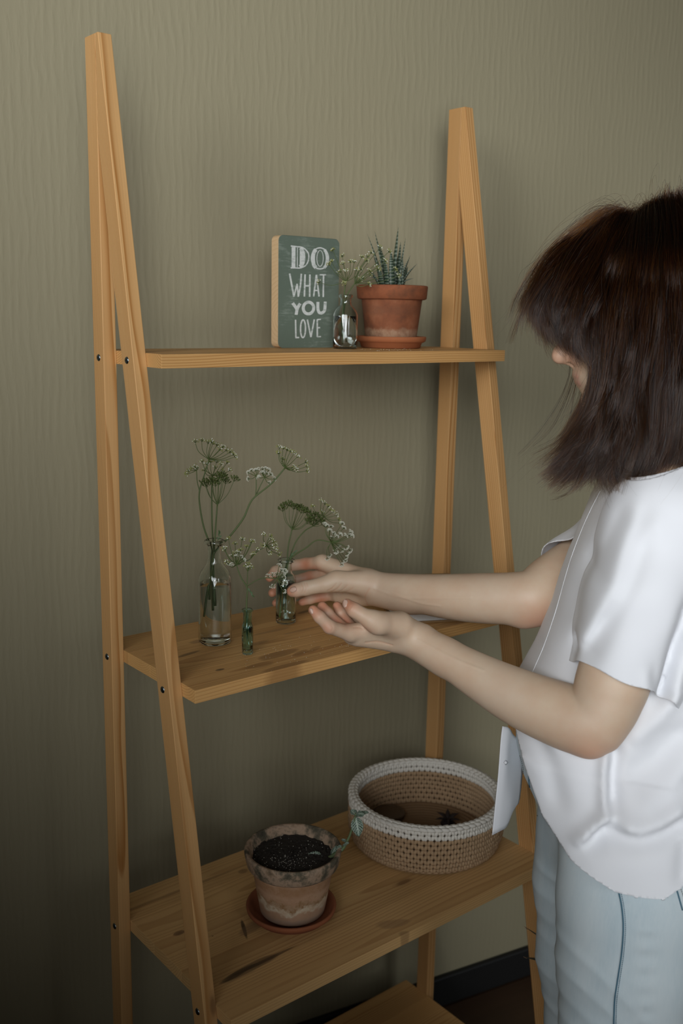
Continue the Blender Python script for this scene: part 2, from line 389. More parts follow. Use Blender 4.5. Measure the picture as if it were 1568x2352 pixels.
bottle('glass_bottle', 'small clear glass bottle of water on the top shelf before the sign', c4,
       [(R4*.92, 0), (R4, .002), (R4, .02), (R4, .053), (R4*.95, .057), (R4*.80, .0625), (R4*.6, .067), (R4*.47, .070), (R4*.44, .074), (R4*.44, .080), (R4*.56, .0815), (R4*.58, .084), (R4*.52, .0862), (R4*.46, .0864)], .0014, .052, m_glass)

# ---------------------------------------------------------------- sign block
def stroke(mb, pts, w, z, M, closed=False, taper=None):
    pts = np.asarray(pts, float)
    if closed: pts = np.concatenate([pts, pts[:1]])
    T = np.gradient(pts, axis=0)
    if closed: T[0] = T[-1] = pts[1]-pts[-2]
    T /= np.maximum(1e-9, np.linalg.norm(T, axis=1))[:, None]
    nn = np.stack([-T[:, 1], T[:, 0]], 1); w = np.broadcast_to(w, len(pts))[:, None]/2
    a = pts+nn*w; b = pts-nn*w; k = len(pts)
    V = [M(x, y, z) for x, y in a]+[M(x, y, z) for x, y in b]
    mb.add(V, [(i, i+1, k+i+1, k+i) for i in range(k-1)])
def arc(cx, cy, rx, ry, a0, a1, n=14):
    t = np.radians(np.linspace(a0, a1, n)); return [(cx+rx*math.cos(x), cy+ry*math.sin(x)) for x in t]
YG = .012
gl = onY(638, 799, YG); SGW, SGH, SGT = .1235, .1765, .0185
sign = empty('wooden_sign', (gl[0]+SGW/2, YG+SGT/2, Z1), 'small grey-green wooden block sign with white hand lettering on the top shelf', 'sign')
m_sgw = wood('pale_raw_wood', (.60, .42, .24), (.45, .27, .12), freq=160, ringmix=.5)
m_sgp = mat('worn_green_paint', (.085, .115, .085), .6); g = N(m_sgp)
oc = g.coord()
wear = g.math('MULTIPLY', g.noise(g.mapping(oc, (40, 1, 260)), 1, 4, .7), g.noise(oc, 22, 3, .6))
wear2 = g.noise(g.mapping(oc, (300, 1, 60)), 1, 3, .7)
c_ = g.mix(g.ramp(wear, [(0, 0.), (.28, 0.), (.42, .55), (1, .8)]), (.115, .150, .115), (.30, .35, .30))
c_ = g.mix(g.ramp(wear2, [(0, 0.), (.6, 0.), (.75, .3), (1, .5)]), c_, (.20, .24, .21))
g.link(c_, g.b.inputs['Base Color'])
m_let = mat('white_letter_paint', (.58, .60, .57), .7); g = N(m_let)
g.link(g.mix(g.ramp(g.noise(g.mapping(g.coord(), (70, 1, 300)), 1, 3, .7), [(0, .0), (.5, .0), (.68, .8), (1, .9)]), (.60, .62, .59), (.27, .32, .28)), g.b.inputs['Base Color'])
rc_ = .009; out = []
for cx_, cz_, a0 in ((SGW-rc_, rc_, -90), (SGW-rc_, SGH-rc_, 0), (rc_, SGH-rc_, 90), (rc_, rc_, 180)): out += arc(cx_, cz_, rc_, rc_, a0, a0+90, 7)
k = len(out); A = [(gl[0]+x, YG, Z1+.0004+z) for x, z in out]; B = [(gl[0]+x, YG+SGT, Z1+.0004+z) for x, z in out]
mb = MB(); mb.add(A+B, [tuple(range(k, 2*k))[::-1]]+[(i, i+k, (i+1) % k+k, (i+1) % k) for i in range(k)])
bk = mb.build('block', m_sgw, sign, smooth=False)
mb = MB()
A2 = [(gl[0]+SGW/2+(x-SGW/2)*.998, YG-.0006, Z1+SGH/2+(z-SGH/2)*.998) for x, z in out]; A = [(a, YG+.0002, c) for a, b, c in A]
mb.add(A2+A, [tuple(range(k))]+[(i+k, i, (i+1) % k, (i+1) % k+k) for i in range(k)])
mb.build('painted_face', m_sgp, sign, smooth=False)
# letters in face pixels of an enlarged view: x 208..692, y 270..1135
def SM(x, y, z):
    return (gl[0]+(x-208)/(692-208)*SGW, YG-.0009-z, Z1+SGH-(y-(272+(x-208)*.03))/(1135-272)*SGH*(1.0))
def word(name, strokes):
    mb = MB()
    for i_, (pts, w, *cl) in enumerate(strokes): stroke(mb, pts, w, i_*.00004, SM, closed=bool(cl))
    mb.build('lettering', m_let, sign, smooth=False)
def smooth_(pts, n=5): return [tuple(p) for p in catmull([(a, b) for a, b in pts], n)]
DO = [([(300, 352), (345, 356)], 10), ([(300, 518), (345, 518)], 10), ([(322, 354), (322, 518)], 30), ([(352, 356), (352, 518)], 6),
      (smooth_([(345, 356), (395, 362), (436, 400), (440, 450), (420, 495), (380, 516), (345, 519)], 6), 10),
      (smooth_([(372, 366), (392, 385), (402, 437), (392, 488), (370, 508)], 6), 26), ([(380, 380), (380, 495)], 20),
      (arc(532, 440, 70, 82, 0, 360, 40), 10), (smooth_([(497, 372), (480, 400), (476, 440), (482, 490), (500, 512)], 6), 30),
      (smooth_([(568, 372), (584, 400), (590, 440), (582, 490), (566, 512)], 6), 24), (arc(532, 440, 26, 62, 0, 360, 30), 6)]
word('DO', DO)
WH = [(smooth_([(293, 562), (310, 650), (328, 740)], 4), 14), ([(328, 738), (352, 640)], 12), ([(352, 640), (362, 740)], 12), (smooth_([(362, 738), (378, 650), (384, 562)], 4), 13),
      ([(414, 566), (410, 738)], 13), ([(452, 566), (452, 740)], 13), ([(412, 655), (452, 655)], 11),
      ([(484, 738), (504, 568)], 13), ([(504, 568), (528, 738)], 13), ([(490, 690), (522, 690)], 10),
      ([(562, 570), (562, 742)], 13), ([(530, 568), (582, 566)], 11)]
word('WHAT', WH)
YO = [(smooth_([(318, 788), (345, 825), (352, 838)], 4), 24), (smooth_([(378, 792), (356, 830), (346, 880)], 4), 24), (arc(444, 828, 42, 46, 0, 360, 36), 24),
      (smooth_([(520, 780), (520, 830), (530, 862), (550, 868), (570, 856), (578, 830), (580, 778)], 5), 24)]
word('YOU', YO)
LO = [([(342, 918), (346, 1058)], 12), ([(342, 1058), (372, 1058)], 12), (arc(402, 990, 20, 70, 0, 360, 36), 12),
      ([(436, 918), (466, 1058)], 12), ([(466, 1058), (492, 918)], 12), ([(516, 918), (518, 1058)], 12), ([(516, 920), (546, 918)], 11), ([(516, 985), (540, 984)], 11), ([(516, 1056), (548, 1056)], 11)]
word('LOVE', LO)

# ---------------------------------------------------------------- clay pots
def clay(name, stops, scale=22, bumpd=.0008, rough=.85, band=None):
    m_ = mat(name, stops[0][1], rough); g = N(m_); oc = g.coord()
    n1 = g.noise(oc, scale, 5, .62); c = g.ramp(n1, stops)
    if band:                       # (z0, z1, colour, amount, rag) lime and stain bands at their heights
        z = g.sep(oc)[2]
        for z0, z1, col, amt, rag in band:
            zz = g.math('ADD', z, g.math('MULTIPLY', g.math('SUBTRACT', g.noise(oc, 38, 4, .65), .5), rag))
            mk = g.math('MULTIPLY', g.math('SMOOTH_MIN', 1, 1, 0), 1)
            a = g.new('MapRange', interpolation_type='SMOOTHSTEP'); g.set(a.inputs[0], zz); a.inputs[1].default_value = z0-.004; a.inputs[2].default_value = z0+.004
            b = g.new('MapRange', interpolation_type='SMOOTHSTEP'); g.set(b.inputs[0], zz); b.inputs[1].default_value = z1-.004; b.inputs[2].default_value = z1+.004
            k_ = g.math('SUBTRACT', a.outputs[0], b.outputs[0], clamp=True)
            k_ = g.math('MULTIPLY', k_, g.math('MULTIPLY', g.ramp(g.noise(oc, 90, 4, .7), [(0, .2), (.4, .5), (.6, 1.), (1, 1.)]), amt), clamp=True)
            c = g.mix(k_, c, col)
    g.link(c, g.b.inputs['Base Color']); g.bump(g.noise(oc, 300, 4, .6), .35, bumpd); return m_
def pot(root_, c, prof, wall, soil_z, m_body, m_rim, split, soil_bumps=True):
    """prof outer (r,z) foot to rim; split = z where the rim band begins"""
    lo = [p for p in prof if p[1] <= split]; hi = [p for p in prof if p[1] >= split]
    mb = MB(); mb.lathe([(.001, .0)]+lo, 64, c); mb.build('pot_wall', m_body, root_)
    top = hi[-1]
    inn = [(top[0]-wall*.3, top[1]+.0006), (top[0]-wall, top[1]-.001), (hi[0][0]-wall*1.1, split), (lo[len(lo)//2][0]-wall, lo[len(lo)//2][1])]
    mb = MB(); mb.lathe(hi+inn, 64, c); mb.build('rim', m_rim, root_)
    r = np.interp(soil_z, [p[1] for p in prof], [p[0] for p in prof])-wall*.9
    nr, nt = 26, 72; V = [[c[0], c[1], c[2]+soil_z+.003]]; F = []
    rr = np.random.default_rng(3)
    for i in range(1, nr+1):
        for j in range(nt):
            q = i/nr; t = j*2*np.pi/nt
            V.append([c[0]+r*q*math.cos(t), c[1]+r*q*math.sin(t), c[2]+soil_z+.003*(1-q)+rr.normal(0, .0011)])
    F += [(0, 1+j, 1+(j+1) % nt) for j in range(nt)]
    F += [(1+(i-1)*nt+j, 1+i*nt+j, 1+i*nt+(j+1) % nt, 1+(i-1)*nt+(j+1) % nt) for i in range(1, nr) for j in range(nt)]
    mb = MB(); mb.add(V, F); mb.build('soil', m_soil, root_, smooth=False)
    return r
m_soil = mat('dark_potting_soil', (.018, .013, .009), .95); g = N(m_soil); g.bump(g.noise(g.coord(), 260, 5, .7), 1.0, .003)
g.link(g.mix(g.noise(g.coord(), 320, 4, .7), (.008, .006, .004), (.035, .026, .018)), g.b.inputs['Base Color'])
def saucer(root_, c, r, h, material):
    mb = MB(); mb.lathe([(.001, 0), (r*.78, 0), (r*.84, .001), (r*.88, h*.45), (r*.93, h*.5), (r*.985, h*.62), (r, h*.9), (r*.99, h), (r*.95, h), (r*.90, h*.62), (r*.82, .0035), (.001, .003)], 72, c)
    o = mb.build('saucer', material, loc=c); return o
m_terra = clay('terracotta_stained', [(.28, (.085, .028, .011)), (.5, (.20, .062, .022)), (.72, (.27, .105, .048))], band=[(.004, .028, (.36, .23, .14), .75, .022), (.052, .068, (.12, .045, .02), .5, .02)])
m_terra_rim = clay('terracotta_rim', [(.3, (.15, .043, .016)), (.52, (.26, .078, .028)), (.75, (.11, .042, .018))])
m_terra_s = clay('terracotta_saucer', [(.3, (.28, .085, .027)), (.6, (.34, .11, .038)), (.9, (.24, .07, .024))], 12, .0002)
cp = onY(897, 790, -.028*S); cp = np.array([cp[0], -.028*S-.0, Z1+.0004])
sa = saucer(None, cp, .0605, .0195, m_terra_s)
tag(sa, 'bright terracotta saucer on the top shelf under the zebra plant pot', 'saucer')
c5 = cp+np.array([.0, 0, .0038])
pt = empty('flower_pot', c5, 'terracotta pot with lime-stained lower wall on the top shelf', 'flower pot')
pot(pt, c5, [(.0405, 0), (.0425, .003), (.0465, .035), (.0515, .0765), (.0555, .0770), (.0590, .0785), (.0605, .096), (.0607, .0985), (.0598, .0998)], .0052, .090, m_terra, m_terra_rim, .0765)

m_clay2 = clay('old_clay_pot', [(.25, (.33, .19, .105)), (.5, (.46, .28, .17)), (.75, (.50, .33, .21))], 14, band=[(.026, .044, (.60, .50, .36), .95, .050), (.036, .046, (.26, .13, .045), .95, .055), (.058, .075, (.30, .15, .06), .7, .015), (-.01, .012, (.30, .25, .20), .5, .01)])
m_clay2r = clay('mossy_clay_rim', [(.28, (.035, .033, .022)), (.42, (.12, .10, .065)), (.54, (.40, .28, .19)), (.66, (.22, .15, .09)), (.8, (.05, .042, .028))], 42, .0012)
r6 = .0715; c6 = base_center(668, 2149, Z3, r6*.84); c6[2] = Z3+.0004
s6 = saucer(None, c6, r6, .0175, clay('terracotta_saucer_plain', [(.3, (.20, .062, .024)), (.7, (.30, .095, .036))], 9, .0002))
tag(s6, 'reddish brown terracotta saucer under the old pot on the lower shelf', 'saucer')
c7 = c6+np.array([.004, .002, .0038])
p7 = empty('flower_pot', c7, 'weathered pale clay pot with mossy rim and dark soil on the lower shelf', 'flower pot')
pot(p7, c7, [(.0485, 0), (.0515, .004), (.056, .030), (.0615, .062), (.0645, .078), (.0695, .0795), (.0725, .083), (.0755, .098), (.0765, .1045), (.0755, .107)], .0058, .092, m_clay2, m_clay2r, .078)
m_perl = mat('perlite', (.5, .47, .4), .8); mb = MB(); rr = np.random.default_rng(5)
for i in range(190):
    a, q = rr.uniform(0, 6.28), math.sqrt(rr.uniform())*.062; x, y = q*math.cos(a), q*math.sin(a)
    if rr.uniform() < .55: x, y = (-.02+rr.normal(0, .016), -.018+rr.normal(0, .018))
    if x*x+y*y > .062**2: continue
    mb.blob(c7+np.array([x, y, .0955+.002*(1-(x*x+y*y)/.0038)]), rr.uniform(.0003, .0009))
mb.build('perlite_grains', m_perl, p7)['kind'] = 'stuff'
# fallen petals on the shelves
m_pet = mat('dry_white_petals', (.62, .56, .42), .8); mb = MB()
for i in range(70):
    px = rr.uniform(560, 860); py = 1500-(px-640)*.12+rr.normal(0, 22)
    if py > 1560-.26*(px-560): continue
    q = onZ(px, py, Z2); mb.blob(q+np.array([0, 0, .0009]), (rr.uniform(.0005, .0011), rr.uniform(.0004, .0009), .0004))
o = mb.build('fallen_petals', m_pet); tag(o, 'tiny dry petals scattered on the middle shelf below the hands', 'petals', kind='stuff')
mb = MB()
for i in range(34):
    q = onY(rr.uniform(735, 870), 805, 0); mb.blob((q[0], -rr.uniform(.07, .145), Z1+.0009), (rr.uniform(.0005, .001), .0006, .0004))
o = mb.build('fallen_petals', m_pet); tag(o, 'tiny white petals dropped on the top shelf before bottle and pot', 'petals', kind='stuff')
# ---------------------------------------------------------------- distance-field modelling for body and clothes
class RC:
    """tapered rod between two joints; fl squashes it along n"""
    def __init__(s, a, b, ra, rb, n=None, fl=1.):
        s.a = np.asarray(a, float); s.b = np.asarray(b, float); s.ra, s.rb = ra, rb; s.n = None if n is None else nrm(n); s.fl = fl
        s.ab = s.b-s.a; s.L2 = max(1e-12, s.ab@s.ab); s.rm = max(ra, rb)
    def far(s, c, R):
        t = min(1, max(0, (c-s.a)@s.ab/s.L2)); return np.linalg.norm(c-s.a-t*s.ab)-s.rm > R+.035
    def __call__(s, p):
        v = p-s.a; t = np.clip(v@s.ab/s.L2, 0, 1); o = v-t[:, None]*s.ab; r = s.ra+(s.rb-s.ra)*t
        if s.n is not None:
            on = o@s.n; d2 = (o*o).sum(1)+on*on*(1/s.fl**2-1)
            return (np.sqrt(d2)-r)*(s.fl*.5+.5)
        return np.sqrt((o*o).sum(1))-r
class EL:
    def __init__(s, c, r, ax): s.c = np.asarray(c, float); s.r = np.asarray(r, float); s.ax = np.asarray(ax, float); s.rm = max(r)
    def far(s, c, R): return np.linalg.norm(c-s.c)-s.rm > R+.035
    def __call__(s, p):
        q = (p-s.c)@s.ax.T; k0 = np.sqrt(((q/s.r)**2).sum(1)); k1 = np.sqrt(((q/s.r**2)**2).sum(1))
        return k0*(k0-1)/np.maximum(k1, 1e-9)
def smin(a, b, k):
    if a is None: return b
    if b is None: return a
    h = np.maximum(k-np.abs(a-b), 0)/k; return np.minimum(a, b)-h*h*k*.25
def smax(a, b, k):
    h = np.maximum(k-np.abs(a-b), 0)/k; return np.maximum(a, b)+h*h*k*.25
def mini(a, b): return b if a is None else a if b is None else np.minimum(a, b)
def ev(x, p, c, R): return None if (c is not None and x.far(c, R)) else x(p)
def chain(prims, p, c, R, k):
    d = None
    for x in prims: d = smin(d, ev(x, p, c, R), k)
    return d
def nets(field, lo, hi, h, B=12):
    lo = np.asarray(lo, float); n = np.ceil((np.asarray(hi)-lo)/h/B).astype(int); dims = n*B+1
    D = np.full(dims, 1e3, np.float32)
    I = np.stack(np.meshgrid(*[np.arange(k) for k in n], indexing='ij'), -1).reshape(-1, 3)
    C = lo+(I+.5)*B*h; R = B*h*math.sqrt(3)/2
    d0 = field(C, None, 0); loc = np.stack(np.meshgrid(*[np.arange(B+1)]*3, indexing='ij'), -1).reshape(-1, 3)
    for i in np.where(np.abs(d0) < R*1.9+.012)[0]:
        d = field(lo+(I[i]*B+loc)*h, C[i], R)
        if d is not None:
            a = I[i]*B; D[a[0]:a[0]+B+1, a[1]:a[1]+B+1, a[2]:a[2]+B+1] = d.reshape((B+1,)*3)
    for i in np.where((d0 < -(R*1.9+.012)))[0]:
        a = I[i]*B; blk = D[a[0]:a[0]+B+1, a[1]:a[1]+B+1, a[2]:a[2]+B+1]; blk[blk > 100] = -1e3
    s = D < 0; cnt = np.zeros(np.array(dims)-1, np.int8)
    for i in (0, 1):
        for j in (0, 1):
            for k in (0, 1): cnt += s[i:dims[0]-1+i, j:dims[1]-1+j, k:dims[2]-1+k]
    act = np.argwhere((cnt > 0) & (cnt < 8)); idx = np.full(cnt.shape, -1, np.int32); idx[tuple(act.T)] = np.arange(len(act))
    acc = np.zeros((len(act), 3)); num = np.zeros(len(act))
    cor = [(i, j, k) for i in (0, 1) for j in (0, 1) for k in (0, 1)]
    val = {c_: np.clip(D[tuple((act+c_).T)], -.05, .05) for c_ in cor}
    for a in cor:
        for ax in range(3):
            if a[ax] == 0:
                b = list(a); b[ax] = 1; b = tuple(b); va, vb = val[a], val[b]; m_ = (va < 0) != (vb < 0)
                t = np.where(m_, va/np.where(m_, va-vb, 1), 0); q = np.tile(np.array(a, float), (len(act), 1)); q[:, ax] = t
                acc += q*m_[:, None]; num += m_
    V = lo+(act+acc/num[:, None])*h; F = []
    for ax in range(3):
        u, v = (ax+1) % 3, (ax+2) % 3
        sl0 = [slice(None)]*3; sl1 = [slice(None)]*3; sl0[ax] = slice(0, -1); sl1[ax] = slice(1, None)
        e = np.argwhere(s[tuple(sl0)] != s[tuple(sl1)])
        ok = (e[:, u] > 0) & (e[:, v] > 0) & (e[:, u] < dims[u]-1) & (e[:, v] < dims[v]-1); e = e[ok]
        o = [e.copy() for _ in range(4)]; o[1][:, u] -= 1; o[2][:, u] -= 1; o[2][:, v] -= 1; o[3][:, v] -= 1
        q = np.stack([idx[tuple(x.T)] for x in o], 1); fl = s[tuple(e.T)]
        q[~fl] = q[~fl][:, ::-1]; F.append(q)
    F = np.concatenate(F); F = F[(F >= 0).all(1)]
    return V, F
def byblock(field, p, cell=.03):
    out = np.empty(len(p)); key = np.floor(p/cell).astype(np.int64); kk = (key[:, 0]*73856093) ^ (key[:, 1]*19349663) ^ (key[:, 2]*83492791)
    o = np.argsort(kk, kind='stable'); b = np.flatnonzero(np.diff(kk[o]))+1
    for g_ in np.split(o, b):
        q = p[g_]; c = (q.min(0)+q.max(0))/2; R = np.linalg.norm(q-c, axis=1).max()+.004
        d = field(q, c, R); out[g_] = .05 if d is None else d
    return out
def project(field, V, it=2, e=.0006):
    T = np.array([(1, -1, -1), (-1, -1, 1), (-1, 1, -1), (1, 1, 1)], float)
    for _ in range(it):
        fa = byblock(field, np.concatenate([V+t*e for t in T])); fs = np.split(fa, 4)
        g_ = sum(t*x[:, None] for t, x in zip(T, fs))/(4*e); f0 = sum(fs)/4
        gl_ = np.maximum((g_*g_).sum(1), .05); st = np.clip(f0/gl_, -.003, .003)
        V = V-g_*st[:, None]
    return V
def subdivide(V, F):
    E = np.concatenate([F[:, [i, (i+1) % 4]] for i in range(4)]); Es = np.sort(E, 1)
    u, inv = np.unique(Es, axis=0, return_inverse=True); inv = inv.reshape(-1)
    n, nf = len(V), len(F); mid = (V[u[:, 0]]+V[u[:, 1]])/2; cen = V[F].mean(1)
    e = [n+inv[i*nf:(i+1)*nf] for i in range(4)]; c = n+len(u)+np.arange(nf)
    return np.concatenate([V, mid, cen]), np.concatenate([np.stack([F[:, i], e[i], c, e[i-1]], 1) for i in range(4)])
def relax(V, F, it=1, lam=.5):
    for _ in range(it):
        a = np.zeros_like(V); w = np.zeros(len(V))
        for i in range(4):
            np.add.at(a, F[:, i], V[F[:, (i+1) % 4]]); np.add.at(a, F[:, i], V[F[:, i-1]]); np.add.at(w, F[:, i], 2)
        V = V*(1-lam)+lam*a/np.maximum(w, 1)[:, None]
    return V
def mesh_obj(name, V, F, material, parent, attrs=None):
    me = bpy.data.meshes.new(name); pl = np.array(parent.location)
    me.vertices.add(len(V)); me.vertices.foreach_set('co', (V-pl).astype(np.float32).ravel())
    me.loops.add(F.size); me.loops.foreach_set('vertex_index', F.astype(np.int32).ravel())
    me.polygons.add(len(F)); me.polygons.foreach_set('loop_start', np.arange(0, F.size, F.shape[1], dtype=np.int32))
    me.polygons.foreach_set('use_smooth', np.ones(len(F), bool))
    me.update(calc_edges=True); me.materials.append(material)
    for k_, a in (attrs or {}).items():
        at = me.attributes.new(k_, 'FLOAT', 'POINT'); at.data.foreach_set('value', a.astype(np.float32))
    o = bpy.data.objects.new(name, me); o.parent = parent; SC.collection.objects.link(o); return o
def prune(V, F, keepv, snap=None):
    m_ = keepv[F].any(1) if snap is not None else keepv[F].all(1); F = F[m_]
    if snap is not None: V = snap(V, ~keepv)
    used = np.zeros(len(V), bool); used[F] = True; re_ = np.cumsum(used)-1
    return V[used], re_[F], used

# ---------------------------------------------------------------- the woman
Rh = nrm([RT[0], RT[1], 0]); Fh = nrm([FW[0], FW[1], 0]); ZU = np.array([0, 0, 1.])
fx = nrm(-Rh*math.cos(math.radians(8))+Fh*math.sin(math.radians(8))); ly = np.cross(ZU, fx)     # her front, her left (towards the camera)
pbase = P(1460, 1400, 1.41); pbase[2] = 0
person = empty('person', pbase, 'woman with tousled brown hair in white blouse and light jeans reaching to the middle shelf', 'person')
# head
TH = math.radians(8); hx0 = nrm(-Rh); hx = hx0*math.cos(TH)-ZU*math.sin(TH); hz = ZU*math.cos(TH)+hx0*math.sin(TH); hy = np.cross(hz, hx)
DH = 1.40
HC = P(1268, 824, DH)-hx*.126+hz*.028
HA = np.array([hx, hy, hz])
def HP(x, y, z): return HC+hx*x+hy*y+hz*z
def hrc(a, b, ra, rb): return RC(HP(*a), HP(*b), ra, rb)
head = [EL(HP(-.012, 0, .035), (.098, .074, .092), HA), EL(HP(.035, 0, -.025), (.062, .058, .088), HA),
        hrc((-.005, .05, -.06), (.066, .016, -.098), .016, .015), hrc((-.005, -.05, -.06), (.066, -.016, -.098), .016, .015), hrc((.066, -.014, -.099), (.066, .014, -.099), .016, .016),
        hrc((.062, .034, -.03), (.05, .04, -.05), .022, .02), hrc((.062, -.034, -.03), (.05, -.04, -.05), .022, .02),
        hrc((.078, -.03, .03), (.078, .03, .03), .014, .014)]
mouth = [hrc((.082, -.012, -.055), (.082, .012, -.055), .0125, .0125), hrc((.078, 0, -.066), (.078, 0, -.066), .014, .014)]
nose = [hrc((.083, 0, .018), (.1125, 0, -.020), .007, .0098), hrc((.1125, 0, -.0215), (.1150, 0, -.0255), .0105, .0112), hrc((.098, .0105, -.031), (.092, .013, -.030), .0075, .0065), hrc((.098, -.0105, -.031), (.092, -.013, -.030), .0075, .0065), hrc((.104, 0, -.034), (.094, 0, -.040), .0055, .005)]
ulip = [hrc((.0925, -.010, -.0545), (.0925, .010, -.0545), .0042, .0042), hrc((.0945, -.004, -.0535), (.0945, .004, -.0535), .004, .004), hrc((.087, .02, -.058), (.0925, .01, -.055), .003, .004), hrc((.087, -.02, -.058), (.0925, -.01, -.055), .003, .004)]
llip = [hrc((.0895, -.009, -.0630), (.0895, .009, -.0630), .0055, .0055), hrc((.084, .019, -.059), (.0895, .009, -.063), .003, .005), hrc((.084, -.019, -.059), (.0895, -.009, -.063), .003, .005)]
nostr = [EL(HP(.1035, s_*.0062, -.0395), (.0055, .0028, .0042), HA) for s_ in (1, -1)]
sock = [EL(HP(.092, s_*.031, .006), (.012, .017, .011), HA) for s_ in (1, -1)]
ears = [RC(HP(-.012, s_*.076, .0), HP(-.008, s_*.074, -.028), .014, .008, n=hy, fl=.45) for s_ in (1, -1)]
nb = P(1505, 1130, 1.42)
neck = [RC(HP(-.03, 0, -.06), nb, .052, .058)]
# arms
ShL = P(1512, 1195, 1.265); ElL = P(1362, 1668, 1.265); WrL = P(938, 1462, 1.40)
ShR = P(1420, 1225, 1.585); ElR = P(1222, 1376, 1.495); WrR = P(846, 1350, 1.625)
torso = [RC(nb, (ShL+nb)/2*1.0, .05, .055), RC((ShL+nb)/2, ShL, .05, .05), RC(nb, ShR, .05, .045)]
tc = lambda px, py: P(px, py, 1.42)
torso += [RC(tc(1500, 1230), tc(1440, 1500), .085, .085, ly, 1.4), RC(tc(1440, 1500), tc(1430, 1720), .08, .07, ly, 1.4)]
fa_n = nrm(np.cross(WrL-ElL, ly))
def limb(pts, n=7):          # pts: (px, py, depth, radius) -> many short tapered rods
    q = catmull([(*P(a, b, d), r) for a, b, d, r in pts], n)
    return [RC(q[i][:3], q[i+1][:3], q[i][3], q[i+1][3]) for i in range(len(q)-1)]
def fing(pts, rs): return [RC(P(*pts[i]), P(*pts[i+1]), rs[i], rs[i+1]) for i in range(len(pts)-1)]
armL = limb([(1500, 1250, 1.262, .047), (1440, 1440, 1.260, .046), (1405, 1570, 1.260, .0445), (1375, 1640, 1.262, .0415), (1335, 1655, 1.272, .0425), (1262, 1632, 1.295, .0405), (1180, 1597, 1.322, .0365), (1095, 1551, 1.350, .0300), (1015, 1503, 1.376, .0238), (960, 1472, 1.392, .0205), (925, 1455, 1.400, .0190)])
armL2 = [RC(P(1356, 1708, 1.256), P(1368, 1690, 1.258), .0130, .020), RC(P(1020, 1512, 1.385), P(925, 1466, 1.422), .020, .0175)]
armR = limb([(1420, 1225, 1.585, .043), (1340, 1285, 1.555, .042), (1270, 1335, 1.515, .041), (1228, 1368, 1.497, .0395), (1180, 1374, 1.505, .0385), (1110, 1374, 1.525, .0378), (1040, 1371, 1.548, .0350), (970, 1364, 1.575, .0305), (900, 1353, 1.605, .0248), (860, 1344, 1.622, .0215), (836, 1340, 1.630, .0195)])
armR2 = [RC(P(1240, 1410, 1.498), P(1205, 1412, 1.502), .014, .017), RC(P(940, 1374, 1.59), P(840, 1364, 1.643), .021, .0165)]
# left hand, palm up: knuckles towards the left, heel at the wrist
palmL = [RC(P(910, 1437, 1.392), P(803, 1452, 1.372), .0172, .0105), RC(P(914, 1449, 1.405), P(806, 1459, 1.392), .0180, .0108), RC(P(912, 1460, 1.418), P(818, 1457, 1.415), .0180, .0112), RC(P(906, 1470, 1.428), P(838, 1461, 1.432), .0165, .0112),
         RC(P(900, 1474, 1.402), P(822, 1466, 1.385), .0130, .0100), RC(P(965, 1468, 1.398), P(905, 1448, 1.40), .0205, .0195)]
thenL = [RC(P(918, 1436, 1.380), P(862, 1427, 1.354), .0180, .0140)]
thumbL = fing([(868, 1434, 1.355), (848, 1422, 1.350), (813, 1401, 1.352), (797, 1387, 1.360)], [.0138, .0112, .0096, .0072])
indL = fing([(803, 1455, 1.372), (757, 1440, 1.350), (734, 1417, 1.345), (719, 1401, 1.348)], [.0106, .0090, .0080, .0066])
midL = fing([(806, 1457, 1.392), (772, 1432, 1.380), (751, 1408, 1.376), (740, 1393, 1.380)], [.0104, .0090, .0080, .0068])
rinL = fing([(818, 1455, 1.412), (794, 1430, 1.402), (782, 1408, 1.398), (774, 1392, 1.402)], [.0102, .0086, .0078, .0064])
pinL = fing([(840, 1458, 1.432), (822, 1436, 1.425), (812, 1418, 1.422), (806, 1405, 1.424)], [.0095, .0078, .0070, .0058])
# right hand round the vial
palmR = [RC(P(842, 1333, 1.630), P(740, 1291, 1.662), .0172, .0122), RC(P(842, 1342, 1.638), P(750, 1318, 1.676), .0175, .0112), RC(P(842, 1352, 1.646), P(760, 1342, 1.682), .0175, .0110), RC(P(842, 1364, 1.650), P(774, 1362, 1.680), .0165, .0108), RC(P(820, 1368, 1.645), P(778, 1368, 1.668), .0130, .0115)]
thenR = [RC(P(838, 1340, 1.612), P(772, 1334, 1.606), .0205, .0155)]
thumbR = fing([(775, 1336, 1.606), (747, 1342, 1.604), (702, 1351, 1.606), (680, 1355.5, 1.608), (671, 1357, 1.610)], [.0152, .0130, .0116, .0106, .0096])
indR = fing([(740, 1292, 1.662), (702, 1295, 1.682), (662, 1300, 1.684), (632, 1312, 1.672), (619, 1327, 1.662)], [.0112, .0098, .0090, .0084, .0070])
midR = fing([(750, 1320, 1.676), (712, 1325, 1.696), (668, 1336, 1.694), (636, 1352, 1.678), (625, 1362, 1.668)], [.0110, .0098, .0088, .0080, .0068])
rinR = fing([(760, 1342, 1.682), (724, 1352, 1.706), (676, 1366, 1.704), (643, 1379, 1.684), (633, 1385, 1.676)], [.0105, .0090, .0080, .0074, .0062])
pinR = fing([(774, 1364, 1.680), (742, 1370, 1.676), (712, 1377, 1.674), (693, 1383, 1.668)], [.0100, .0084, .0074, .0062])
def hand(p, c, R, palm, then, thumb, fingers):
    pa = smin(chain(palm, p, c, R, .013), chain(then, p, c, R, .01), .014)
    d = smin(pa, chain(thumb, p, c, R, .004), .009)
    for f in fingers:
        fd = chain(f, p, c, R, .0035)
        if fd is not None: d = mini(d, smin(pa, fd, .007))
    return d
# blouse
def sz(p): v = p-pbase; return v@fx, v[:, 2], v@ly
def prof_pts(lst, d): 
    q = np.array([P(a, b, d) for a, b in lst]); return (q-pbase)@fx, q[:, 2]
